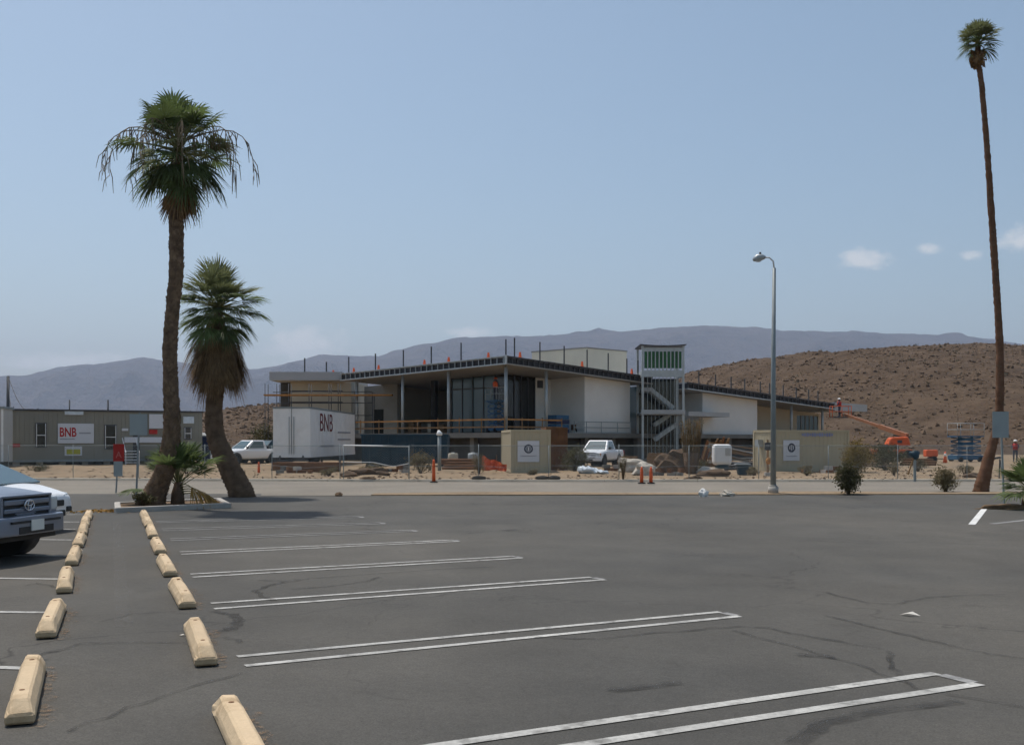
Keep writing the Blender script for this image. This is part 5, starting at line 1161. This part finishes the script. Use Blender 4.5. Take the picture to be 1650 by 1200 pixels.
# ------------------------------------------------------------------ the building under construction
A = Vector((-.45, 80.0, 0)); q7 = math.sqrt(.5); eR = Vector((q7, q7, 0)); eL = Vector((-q7, q7, 0)); UZ = Vector((0, 0, 1))
B = thing('unfinished_building', 'unfinished low modern building with wide sloping canopy roof and stair tower', 'building', A)
def L(a, b, z=0): return eR * a + eL * b + UZ * z
def bL(px, c=0): k = kx(px); return (A.x + q7 * c - k * (A.y + q7 * c)) / (q7 * (1 + k))
def aR(px, c=0): k = kx(px); return (k * (A.y + q7 * c) - A.x + q7 * c) / (q7 * (1 - k))
def Yab(a, b): return A.y + q7 * (a + b)
def zpy(py, a, b): return H + (710 - py) / F * Yab(a, b)
a_end = aR(1345); b_end = bL(548)
zA = zpy(573, 0, 0); sR = (zpy(650, a_end, 0) - zA) / a_end; sL = (zpy(602, 0, b_end) - zA) / b_end
def roof(a, b): return zA + sR * a + sL * b
TH = .62
def soff(a, b): return roof(a, b) - TH
def slabq(m, a0, a1, b0, b1, f0, f1):
    m.hexa([L(a, b, f0(a, b)) for a, b in ((a0, b0), (a1, b0), (a1, b1), (a0, b1))], [L(a, b, f1(a, b)) for a, b in ((a0, b0), (a1, b0), (a1, b1), (a0, b1))]); return m
a_m = aR(1052); a_w = aR(1108)
def part(name, mat, fn, parent=B, **k): m = MB(); fn(m); return m.build(name, mat, parent, **k)
rf = part('roof', 'roof_grey', lambda m: slabq(m, .13, a_m - .1, .13, b_end, lambda a, b: roof(a, b) - .10, lambda a, b: roof(a, b) + .0))
sf = part('soffit', 'soffit', lambda m: slabq(m, .12, a_m - .1, .12, b_end, lambda a, b: soff(a, b) + .02, lambda a, b: soff(a, b) + .09))
part('roof_membrane', 'membrane', lambda m: slabq(m, .12, a_m - .12, .12, b_end - .05, lambda a, b: soff(a, b) + .1, lambda a, b: roof(a, b) - .11), rf)
# fascia framing: top and bottom rails plus every stud
part('fascia_rail', 'stud_metal', lambda m: (slabq(m, 0, .11, .12, b_end, lambda a, b: soff(a, b) + .0, lambda a, b: soff(a, b) + .10)), rf)
part('fascia_rail', 'stud_metal', lambda m: (slabq(m, -.02, .11, .12, b_end, lambda a, b: roof(a, b) - .05, lambda a, b: roof(a, b) + .02)), rf)
nst = 30
for i in range(nst + 1):
    b0 = .3 + (b_end - .4) * i / nst; part('fascia_stud', 'stud_metal', lambda m: slabq(m, .02, .10, b0 - .022, b0 + .022, lambda a, b: soff(a, b) + .1, lambda a, b: roof(a, b) - .05), rf)
for sg_, a0_, a1_, n2 in ((0, 0, a_m, 30), (1, a_w, a_end, 34)):
    if sg_:
        rw = part('wing_roof', 'roof_grey', lambda m: slabq(m, a_w, a_end, .13, 13, lambda a, b: roof(a, b) - .10, lambda a, b: roof(a, b)))
        part('wing_soffit', 'soffit', lambda m: slabq(m, a_w, a_end, .12, 13, lambda a, b: soff(a, b) + .02, lambda a, b: soff(a, b) + .09), rw)
        part('roof_membrane', 'membrane', lambda m: slabq(m, a_w + .02, a_end - .02, .12, 12.9, lambda a, b: soff(a, b) + .1, lambda a, b: roof(a, b) - .11), rw)
    par = rw if sg_ else rf
    part('fascia_rail', 'soffit' if not sg_ else 'stud_metal', lambda m: slabq(m, a0_, a1_, 0, .11, lambda a, b: soff(a, b) + .0, lambda a, b: soff(a, b) + .10), par)
    part('fascia_rail', 'dark_steel', lambda m: slabq(m, a0_, a1_, -.02, .11, lambda a, b: roof(a, b) - .09, lambda a, b: roof(a, b) + .02), par)
    for i in range(n2 + 1):
        a0 = a0_ + .12 + (a1_ - a0_ - .24) * i / n2; part('fascia_stud', 'dark_steel', lambda m: slabq(m, a0 - .05, a0 + .05, .02, .10, lambda a, b: soff(a, b) + .1, lambda a, b: roof(a, b) - .09), par)
part('corner_stud', 'stud_metal', lambda m: slabq(m, -.04, .10, -.04, .10, lambda a, b: soff(a, b) - .0, lambda a, b: roof(a, b) + .06), rf)
# closed grey canopy tip at the right
at = aR(1400)
tipz = roof(a_end, 0)
part('canopy_tip', 'roof_grey', lambda m: m.hexa([L(a, b, z) for a, b, z in ((a_end, .0, tipz - .75), (at, .2, tipz - .72), (at, 9, tipz - .7), (a_end, 9, tipz - .75))], [L(a, b, z) for a, b, z in ((a_end, .0, tipz + .12), (at, .2, tipz + .05), (at, 9, tipz + .1), (a_end, 9, tipz + .12))]))
# deck and substructure
zD = 2.36
aD = aR(1230)
part('deck', 'deck_concrete', lambda m: slabq(m, .35, aD, .35, 23.5, lambda a, b: zD - .38, lambda a, b: zD))
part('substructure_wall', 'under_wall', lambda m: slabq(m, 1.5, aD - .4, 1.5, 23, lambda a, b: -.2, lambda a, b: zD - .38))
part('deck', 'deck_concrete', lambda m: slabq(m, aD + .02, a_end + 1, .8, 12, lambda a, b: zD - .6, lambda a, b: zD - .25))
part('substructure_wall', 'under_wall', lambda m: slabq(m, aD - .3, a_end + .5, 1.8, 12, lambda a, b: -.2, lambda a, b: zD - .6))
for i in range(7):
    b0 = 1.0 + 3.4 * i; part('deck_pier', 'deck_concrete', lambda m: slabq(m, .9, 1.35, b0, b0 + .45, lambda a, b: -.1, lambda a, b: zD - .38))
for i in range(9):
    a0 = 3 + 3.4 * i; part('deck_pier', 'deck_concrete', lambda m: slabq(m, a0, a0 + .45, .9, 1.35, lambda a, b: -.1, lambda a, b: zD - .38))
# columns
for a, b in ((.75, .75), (.75, bL(723, .75)), (.75, bL(649, .75)), (.75, bL(575, .75)), (aR(880, .75), .75)):
    part('column', 'steel_grey', lambda m: m.cyl(L(a, b, zD), L(a, b, soff(a, b) + .03), .13, 14))
for px in (1275, 1325): 
    a = aR(px, .9); part('column', 'steel_grey', lambda m: m.cyl(L(a, .9, zD - .3), L(a, .9, soff(a, .9) + .03), .14, 12))
# walls: prisms with tops following the soffit
def wall(name, mat, a0, a1, b0, b1, z0=None, parent=B): z0 = zD if z0 is None else z0; return part(name, mat, lambda m: slabq(m, a0, a1, b0, b1, lambda a, b: z0, lambda a, b: soff(a, b) + .03), parent)
g = 4.6
# left facade behind the canopy
M('shade_wall', (.27, .255, .225), .9, .1, .6, spec=.2)  # facade wall colour darkened for the shade under the canopy
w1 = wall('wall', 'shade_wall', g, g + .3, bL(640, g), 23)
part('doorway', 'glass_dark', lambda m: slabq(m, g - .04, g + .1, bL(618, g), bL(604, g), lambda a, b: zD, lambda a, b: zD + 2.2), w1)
bq0, bq1 = bL(724, g), bL(640, g) - .05      # open bay: deep, its shade put into the wall colour
wall('interior_wall', 'interior_shade', g + 9, g + 9.3, g + 1, b_end - .2)
wall('interior_wall', 'interior_shade', g + .5, g + 9, bq1 + 3, bq1 + 3.3)
wall('back_wall', 'beige_wall', g + .3, a_m - .2, b_end - .35, b_end - .05)
wall('end_wall', 'beige_wall', a_m - .5, a_m - .2, 8, b_end - .4)
wall('bay_pier', 'interior_shade', g, g + .4, bL(700, g), bL(694, g))
# glazed corner, mullions and transoms as pieces
bg0 = bL(728, g)
npane = 5
for i in range(npane):
    p0, p1 = g + .1 + (bg0 - g - .1) * i / npane, g + .1 + (bg0 - g - .1) * (i + 1) / npane
    part('pane', 'glass_teal' if i >= 1 else 'glass_dark', lambda m: slabq(m, g + .04, g + .08, p0 + .04, p1 - .04, lambda a, b: zD + .1, lambda a, b: soff(a, b) - .05))
    part('mullion', 'dark_steel', lambda m: slabq(m, g - .02, g + .12, p1 - .04, p1 + .04, lambda a, b: zD, lambda a, b: soff(a, b) + .03))
part('transom', 'dark_steel', lambda m: slabq(m, g - .03, g + .13, g + .1, bg0, lambda a, b: zD + 3.6, lambda a, b: zD + 3.7))
ag1 = aR(862, g)
for i in range(4):
    p0, p1 = g + .1 + (ag1 - g - .1) * i / 4, g + .1 + (ag1 - g - .1) * (i + 1) / 4
    part('pane', 'glass_dark', lambda m: slabq(m, p0 + .04, p1 - .04, g + .04, g + .08, lambda a, b: zD + .1, lambda a, b: soff(a, b) - .05))
    part('mullion', 'dark_steel', lambda m: slabq(m, p1 - .04, p1 + .04, g - .02, g + .12, lambda a, b: zD, lambda a, b: soff(a, b) + .03))
wall('corner_post', 'dark_steel', g - .05, g + .1, g - .05, g + .1)
# pale walls of the right facade
aw = aR(942, .9)
w2 = wall('wall', 'white_wall', ag1 + .05, aw + .3, g, g + .3)
for px in (870, 923):
    a = aR(px, g); part('window', 'dark_steel', lambda m: slabq(m, a - .32, a + .32, g - .05, g + .1, lambda a_, b_: zpy(625, a, g), lambda a_, b_: zpy(613, a, g)), w2)
wall('wall', 'white_wall', aw, aw + .3, .9, g)
wall('wall', 'white_wall', aw + .3, aR(1015, .9), .9, 1.2)
a5, a6 = aR(1015, .9), aR(1034, 2.2)
wall('wall', 'white_wall', a5 - .3, a5, 1.2, 8)
part('pane', 'glass_teal', lambda m: slabq(m, a5 + .05, a6 + 3.0, 3.0, 3.06, lambda a, b: zD, lambda a, b: soff(a, b)))
wall('wall', 'under_wall', a5 + .1, a6 + 6, 6.0, 6.3)
# right wing walls
a7, a8, a9 = aR(1132, 1.0), aR(1220, 1.0), aR(1268, 4.2)
wall('wall', 'grey_wall', aR(1104, 4.5), a7 + .3, 4.5, 4.8, zD - .2)
wall('wall', 'white_wall', a7, a7 + .3, 1.0, 4.5, zD - .2)
wall('wall', 'white_wall', a7 + .3, a8, 1.0, 1.3, zD - .2)
wall('wall', 'grey_wall', a8 - .3, a8, 1.3, 4.4, zD - .2)
wall('wall', 'beige_wall', a8, aR(1284, 4.4), 4.4, 4.7, zD - .2)
ag2, ag3 = aR(1284, 4.4), aR(1318, 4.4)
for i in range(5):
    p0, p1 = ag2 + (ag3 - ag2) * i / 5, ag2 + (ag3 - ag2) * (i + 1) / 5
    part('pane', 'glass_teal', lambda m: slabq(m, p0 + .05, p1 - .05, 4.45, 4.5, lambda a, b: zD - .2, lambda a, b: soff(a, b) - .3))
    part('mullion', 'soffit', lambda m: slabq(m, p1 - .05, p1 + .05, 4.4, 4.52, lambda a, b: zD - .2, lambda a, b: soff(a, b) - .3))
wall('header', 'beige_wall', ag2, ag3, 4.38, 4.7, soff(ag2, 4.4) - .45)
wall('wall', 'beige_wall', ag3 + .05, ag3 + .35, 4.4, 11, zD - .2)
# ledge slab between tower and wing
part('canopy_ledge', 'roof_grey', lambda m: slabq(m, aR(1105, -.6), aR(1171, -.6), -.9, 1.0, lambda a, b: zpy(671, 24, 0), lambda a, b: zpy(664, 24, 0)))
# guard rails on the deck: timber on the left, steel on the right
for z, mt_ in ((zD + .98, 'orange_wood'), (zD + .42, 'wood')):
    part('guard_rail', mt_, lambda m: m.bar(L(.42, .6, z), L(.42, 20.5, z), .05, .12)); part('guard_rail', mt_, lambda m: m.bar(L(.6, .42, z), L(aR(905, .42), .42, z), .05, .12))
for i in range(9): b = .6 + 2.5 * i; part('guard_post', 'wood', lambda m: m.bar(L(.48, b, zD), L(.48, b, zD + 1.15), .09))
for i in range(3): a = 2.2 + 2.2 * i; part('guard_post', 'wood', lambda m: m.bar(L(a, .48, zD), L(a, .48, zD + 1.15), .09))
for z in (zD + .05, zD + .45, zD + .9):
    part('guard_rail', 'galv', lambda m: m.bar(L(aR(925, .45), .45, z), L(aR(1016, .45), .45, z), .05, .07))
for px in (925, 945, 969, 995, 1016): a = aR(px, .45); part('guard_post', 'galv', lambda m: m.bar(L(a, .45, zD - .3), L(a, .45, zD + .95), .07))
# roof edge safety posts and orange flags
def flagged(a, b, h, flag):
    z = roof(a, b); g_ = part('safety_post', 'dark_steel', lambda m: m.bar(L(a, b, z), L(a, b, z + h), .10))
for px in (562, 605, 650, 695, 743): b = bL(px, .45); flagged(.45, b, 1.45, 0)
flagged(.5, .5, 1.3, 0)
for px in (829, 870, 909, 946, 980, 1010, 1028): a = aR(px, .45); flagged(a, .45, 1.5 if px < 990 else 1.3, 0)
for px in (1126, 1153, 1178, 1200, 1225, 1240, 1262, 1283, 1303, 1318): a = aR(px, .45); flagged(a, .45, 1.15, 0)
for px, yb, yt in ((537, 600, 590), (570, 598, 594), (684, 580, 570), (610, 592, 586), (723, 579, 567), (787, 573, 558)):
    b = bL(px, 1.2); z = roof(1.2, b); part('safety_flag', 'orange', lambda m: m.hexa([L(1.2 + x, b + y, z) for x, y in ((-.11, -.11), (.11, -.11), (.11, .11), (-.11, .11))], [L(1.2 + x, b + y, z + .6) for x, y in ((-.05, -.05), (.05, -.05), (.05, .05), (-.05, .05))]))
for px in (838, 938, 1018): a = aR(px, 1.2); z = roof(a, 1.2); part('safety_flag', 'orange', lambda m: m.hexa([L(a + x, 1.2 + y, z) for x, y in ((-.11, -.11), (.11, -.11), (.11, .11), (-.11, .11))], [L(a + x, 1.2 + y, z + .65) for x, y in ((-.05, -.05), (.05, -.05), (.05, .05), (-.05, .05))]))
# rooftop plant room
ac = 23.1; bc = 12.3; b2_ = bL(857, ac); a2_ = aR(1010, bc); zt = zpy(561, ac, bc)
M('lit_cream_wall', (.72, .65, .52), .88, .05, .6, spec=.2)  # beige lightened in the colour for sun the left face misses
ph = part('plant_room', 'lit_cream_wall', lambda m: slabq(m, ac, a2_, bc, b2_, lambda a, b: roof(a, b) - .3, lambda a, b: zt)); part('plant_room_coping', 'soffit', lambda m: slabq(m, ac - .05, a2_ + .05, bc - .05, b2_ + .05, lambda a, b: zt, lambda a, b: zt + .12), ph)
# left wing: flat grey roof over beige wall, roughly parallel to the road
Yw = 96.0
def W(px, py, Y=Yw): return P(px, py, Y) - A
def wbox(name, mat, px0, px1, py0, py1, Y0, Y1, parent=B, **k):
    p, q = W(px0, py1, Y0), W(px1, py0, Y0); return part(name, mat, lambda m: m.b2(p.x, q.x, Y0 - A.y, Y1 - A.y, p.z, q.z), parent, **k)
wr = wbox('wing_roof', 'roof_grey', 434, 551, 599, 612.5, 95, 112)
wbox('wing_wall', 'beige_wall', 468, 566, 612.6, 700, 97, 110); wbox('wing_wall', 'under_wall', 452, 467.5, 612.6, 690, 99, 109)  # narrow dark block stands in for the shade of a stair opening
wbox('wing_base', 'under_wall', 446, 575, 700, 742, 96.5, 111)
for py in (630, 648): wbox('wall_joint', 'membrane', 468, 552, py - .8, py + .8, 96.97, 97.05)
for px in (491, 526): part('safety_post', 'dark_steel', lambda m: m.bar(W(px, 600, 96.5), W(px, 577 if px < 500 else 583, 96.5), .11))
# scaffolding in front of the left wing
S0 = Vector((W(426, 0, 93).x, 93 - A.y, .0)); sc = thing('scaffold', 'tube scaffold with orange planks round the left wing of the building', 'scaffold', A + S0)
sx = lambda px: P(px, 0, 93).x - (A + S0).x; sz = lambda py: H + (710 - py) / F * 93
for px in (427, 446, 465, 498, 530, 545, 572, 600):
    for y in (0, 1.2): m = MB(); m.cyl((sx(px), y, .0), (sx(px), y, sz(618 if px < 560 else 632)), .035, 6); m.build('upright', 'dark_steel', sc)
for py in (630, 648, 668): m = MB(); m.cyl((sx(440), -.05, sz(py) - .1), (sx(600), -.05, sz(py + 1)), .035, 6); m.build('ledger', 'dark_steel', sc)
for a, b in ((425, 467), (468, 520), (521, 560), (561, 632)): m = MB(); m.b2(sx(a), sx(b), -.1, .9, sz(637.5), sz(635.0)); m.build('plank', 'orange_wood', sc)
# stair tower
Yt = 90.0
T = lambda px, py, Y=Yt: P(px, py, Y) - A
TB = part('tower_sill', 'deck_concrete', lambda m: m.b2(T(1030, 0).x, T(1108, 0).x, Yt - A.y - .2, Yt - A.y + 4.2, -.1, .25))
x0_, x1_ = T(1034, 0).x, T(1103, 0).x; y0_, y1_ = Yt - A.y, Yt - A.y + 3.8
zz = lambda py: H + (710 - py) / F * Yt
def tp_(name, mat, xa, xb, ya, yb, za, zb_, **k): return part(name, mat, lambda m: m.b2(xa, xb, ya, yb, za, zb_), B, **k)
for x in (x0_, x1_ - .18):
    for y in (y0_, y1_ - .18): tp_('tower_post', 'stud_metal', x, x + .18, y, y + .18, .2, zz(557))
tp_('tower_beam', 'stud_metal', x0_ + .18, x1_ - .18, y0_ + .02, y0_ + .16, zz(607), zz(597)); tp_('tower_beam', 'stud_metal', x0_ + .18, x1_ - .18, y0_ + .02, y0_ + .16, zz(565.5), zz(560))
tp_('tower_beam', 'roof_grey', x0_ - .05, x1_ + .05, y0_ - .12, y0_ - .0, zz(667), zz(660)); tp_('tower_landing', 'roof_grey', x0_, x1_, y0_ + .2, y1_ - .2, zz(668), zz(664))
tp_('tower_beam', 'stud_metal', x1_ - .16, x1_ - .02, y0_ + .18, y1_ - .18, zz(607), zz(597)); tp_('tower_beam', 'stud_metal', x0_ + .02, x0_ + .16, y0_ + .18, y1_ - .18, zz(607), zz(597))
# sagging roof sheet of the tower
m = MB(); vv = []; n = 12
for j, y in enumerate((y0_ - .25, y1_ + .25)):
    for k in range(n + 1): u = k / n; x = x0_ - .12 + (x1_ - x0_ + .24) * u; z = zz(556) - .10 * (1 - (2 * u - 1) ** 2); vv += [(x, y, z), (x, y, z + .07)]
ff = []
for k in range(n):
    a, b = 2 * k, 2 * (n + 1) + 2 * k; ff += [(a, a + 2, a + 3, a + 1), (b, b + 1, b + 3, b + 2), (a + 1, a + 3, b + 3, b + 1), (a, b, b + 2, a + 2)]
m.add(vv, ff); m.build('tower_roof', 'dark_steel', B)
nl = 10
for i in range(nl):
    u0 = x0_ + .18 + (x1_ - x0_ - .36) * i / nl; u1 = x0_ + .18 + (x1_ - x0_ - .36) * (i + 1) / nl
    if i: tp_('tower_fin', 'stud_metal', u0 - .04, u0 + .04, y0_ + .0, y0_ + .2, zz(597), zz(565.5))
    tp_('green_panel', 'green_panel', u0 + .045, u1 - .045, y0_ + .1, y0_ + .14, zz(593), zz(566))
    if i: tp_('tower_slat', 'galv', u0 - .02, u0 + .02, y0_ + .03, y0_ + .13, zz(662), zz(607)); tp_('tower_slat', 'galv', u0 - .018, u0 + .018, y0_ + .03, y0_ + .11, .3, zz(667))
tp_('tower_shade_sheet', 'glass_dark', x0_, x1_, y1_ - .1, y1_, .2, zz(606))  # near-black sheet standing in for the shade of the open tower interior
def flight(p, q, y, wd):
    part('stair_stringer', 'stud_metal', lambda m: (m.bar(Vector((p[0], y, p[1])), Vector((q[0], y, q[1])), .1, .34)))
    part('stair_stringer', 'stud_metal', lambda m: (m.bar(Vector((p[0], y + wd, p[1])), Vector((q[0], y + wd, q[1])), .1, .34)))
    for k in range(1, 12): u = k / 12; x = p[0] + (q[0] - p[0]) * u; z = p[1] + (q[1] - p[1]) * u; part('stair_tread', 'galv', lambda m: m.b2(x - .13, x + .13, y + .06, y + wd - .06, z + .05, z + .1))
flight((T(1052, 0).x, zz(628)), (T(1087, 0).x, zz(657)), y0_ + .5, 1.1)
flight((T(1057, 0).x, zz(708)), (T(1092, 0).x, zz(683)), y0_ + .5, 1.1)
flight((T(1060, 0).x, zz(684)), (T(1086, 0).x, zz(667)), y0_ + 2.2, 1.0)
tp_('tower_landing', 'roof_grey', T(1088, 0).x, x1_ - .2, y0_ + .3, y1_ - .4, zz(684), zz(681)); tp_('tower_landing', 'roof_grey', x0_ + .2, T(1053, 0).x, y0_ + .3, y1_ - .4, zz(630), zz(624))
# things on the deck
p = A + L(aR(900, 1.6), 1.6, zD); t = thing('material_stack', 'dark blue wrapped material stack on the deck by the pale wall', 'material stack', p, R(45))
for k in range(4): m = MB(); m.b2(-.9 + .04 * k, .75 - .05 * (k % 2), -.5, .5, .36 * k, .36 * k + .33); m.build('bundle', 'navy' if k % 2 == 0 else 'blue', t, bevel=.03)
p = A + L(aR(929, 2.0), 2.0, zD); t = thing('handcart', 'red-brown handcart on the deck right of the blue stack', 'handcart', p, R(20)); m = MB(); m.bar((-.2, 0, .1), (.1, 0, 1.5), .08); m.bar((.2, 0, .1), (.4, 0, 1.5), .08); m.build('frame', 'red', t); m = MB(); m.b2(-.4, .4, -.3, .3, .25, .7); m.build('tray', 'rust', t)
for s in (1, -1): m = MB(); m.cyl((0, s * .3, .2), (0, s * .38, .2), .2, 12); m.build('wheel', 'rubber', t)
p = A + L(3.2, 4.4, zD); s_ = scissor('blue scissor lift raised inside the glazed corner under the canopy', p, R(120), 1.9, 1.7, .8)
worker('worker in orange vest on the raised lift under the canopy', p + Vector((0, 0, 2.55)), R(60), 'orange', hat='orange')
for i, (px, py, mt_) in enumerate(((668, 692, 'wood'), (700, 692, 'beige_wall'), (716, 692, 'wood'))):
    b = bL(px, 6); p = A + L(6, b, zD); t = thing('crate', ['open timber crate deep under the canopy, leftmost', 'pale carton crate deep under the canopy, middle', 'small timber crate deep under the canopy, next to the glass'][i], 'crate', p, R(45))
    m = MB(); m.b2(-.45, .45, -.4, .4, .1, .95 - .1 * i); m.build('body', mt_, t, bevel=.02); m = MB(); m.b2(-.5, .5, -.45, -.3, 0, .1); m.b2(-.5, .5, .3, .45, 0, .1); m.build('pallet_foot', 'wood', t); m = MB(); m.b2(-.48, .48, -.43, .43, .95 - .1 * i, 1.0 - .1 * i); m.build('lid', 'wood', t)

# ------------------------------------------------------------------ site clutter behind the fence
def pallets(label, px, Y, n, seed):
    r_ = random.Random(seed); t = thing('pallet_stack', label, 'pallets', (P(px, 0, Y).x, Y, .06), r_.uniform(-.4, .4))
    for k in range(n):
        z = .15 * k; dx = r_.uniform(-.05, .05)
        for j in range(3): m = MB(); m.b2(-.55 + dx, .55 + dx, -.5 + .45 * j, -.40 + .45 * j, z, z + .09); m.build('bearer', 'wood', t)
        for j in range(6): m = MB(); m.b2(-.58 + .2 * j + dx, -.44 + .2 * j + dx, -.52, .52, z + .09, z + .115); m.build('slat', 'wood', t)
pallets('stack of five wooden pallets below the stair tower', 1012, 68, 5, 1); pallets('low stack of wooden pallets left of the drums', 748, 69, 3, 2)
pallets('stack of wooden pallets behind the yellow bush', 1408, 70, 5, 3); pallets('wooden pallets beneath the deck right of the white pickup', 1058, 72, 6, 4)
def pipes(label, px, Y, n, L_, mat, seed, rz=0):
    r_ = random.Random(seed); t = thing('pipe_stack', label, 'pipes', (P(px, 0, Y).x, Y, .08), rz); k = 0; row = n; z = .09
    while row > 0:
        for i in range(row): m = MB(); y = (i - row / 2) * .18; e = r_.uniform(-.2, .2); m.cyl((-L_ / 2 + e, y, z), (L_ / 2 + e, y, z), .085, 10); m.build('pipe', mat, t)
        row -= 1; z += .155
pipes('stack of pale pipes in front of the deck right of the dumpsters', 752, 63, 4, 2.6, 'rust', 1, .1); pipes('stack of dark pipes between the white tank and the long tan container', 1205, 62, 3, 2.4, 'dark_steel', 2, .2); pipes('rusty pipe bundle left of the blue scissor lift', 1480, 74, 3, 2.2, 'rust', 3, -.3)
t = thing('spool', 'wooden cable spool below the deck left of the white pickup', 'cable spool', (P(912, 0, 66).x, 66, .06), .5)
for y in (-.3, .3): m = MB(); m.cyl((0, y - .03, .5), (0, y + .03, .5), .5, 20); m.build('flange', 'wood', t)
m = MB(); m.cyl((0, -.27, .5), (0, .27, .5), .26, 16); m.build('drum', 'dark_steel', t)
t = thing('portable_toilet', 'grey-blue portable toilet between the two left palms', 'portable toilet', (P(331, 0, 82).x, 82, .06), .15)
m = MB(); m.b2(-.55, .55, -.55, .55, .1, 2.1); m.build('cabin', 'steel_grey', t, bevel=.04); m = MB(); m.hexa([(-.6, -.6, 2.1), (.6, -.6, 2.1), (.6, .6, 2.1), (-.6, .6, 2.1)], [(-.45, -.45, 2.3), (.45, -.45, 2.3), (.45, .45, 2.3), (-.45, .45, 2.3)]); m.build('roof', 'white_metal', t); m = MB(); m.b2(-.4, .4, -.575, -.545, .2, 2.0); m.build('door', 'navy', t)
r_ = random.Random(91)
for i, (px, Y, lab) in enumerate(((640, 58, 'scattered grey blocks left of the orange delineator'), (1088, 52, 'scattered grey blocks before the ocotillo'), (985, 60, 'scattered grey blocks right of the white pickup'), (1335, 56, 'scattered grey blocks at the foot of the long tan container'), (470, 56, 'scattered grey blocks before the rusty timbers'))):
    t = thing('block_heap', lab, 'blocks', (P(px, 0, Y).x, Y, .06))
    for k in range(9): m = MB(); m.box((r_.gauss(0, .5), r_.gauss(0, .3), .1 + (.18 if k > 5 else 0)), (.4, .2, .2), r_.random() * 3); m.build('block', r_.choice(['concrete', 'deck_concrete', 'rust']), t)
for i, (px, Y, rx, rz_, mt_, lab) in enumerate(((1300, 53, .45, .5, 'bush_dry', 'low dry tuft at the foot of the long tan container'), (860, 52, .35, .35, 'bush_dry', 'low dry tuft right below the tan container sign'), (530, 53, .5, .45, 'bush_dry', 'low dry tuft below the white trailer end'), (300, 56, .6, .6, 'bush_dry', 'low dry tuft in front of the office trailer corner'), (60, 58, .7, .5, 'bush_leaf', 'low green tuft in front of the office trailer'), (1130, 60, .5, .8, 'bush_leaf', 'green shrub behind the white tank'), (1555, 54, .5, .5, 'bush_dry', 'low dry tuft before the blue scissor lift'), (1480, 60, .5, .8, 'bush_leaf', 'green shrub behind the braced post'), (1215, 53, .4, .4, 'bush_dry', 'low dry tuft beside the teal bin'))):
    bush('desert_bush', lab, 'bush', (P(px, 0, Y).x, Y, .06), rx, rz_, 600, .05, mt_, 60 + i)

# ------------------------------------------------------------------ desert haze
hz = MB(); hz.b2(-8900, 8900, -290, 10400, -2.0, 860)
mh = bpy.data.materials.new('haze_air'); mh.use_nodes = True; nt = mh.node_tree; nt.nodes.clear()
vp = nt.nodes.new('ShaderNodeVolumePrincipled'); vp.inputs['Color'].default_value = (.66, .78, 1.0, 1); vp.inputs['Density'].default_value = 1.1e-4; vp.inputs['Anisotropy'].default_value = 0.2
om = nt.nodes.new('ShaderNodeOutputMaterial'); nt.links.new(vp.outputs[0], om.inputs['Volume'])
ho = hz.build('haze', mh); tag(ho, 'thin blue desert haze between the lot and the far mountains', 'haze', kind='stuff')
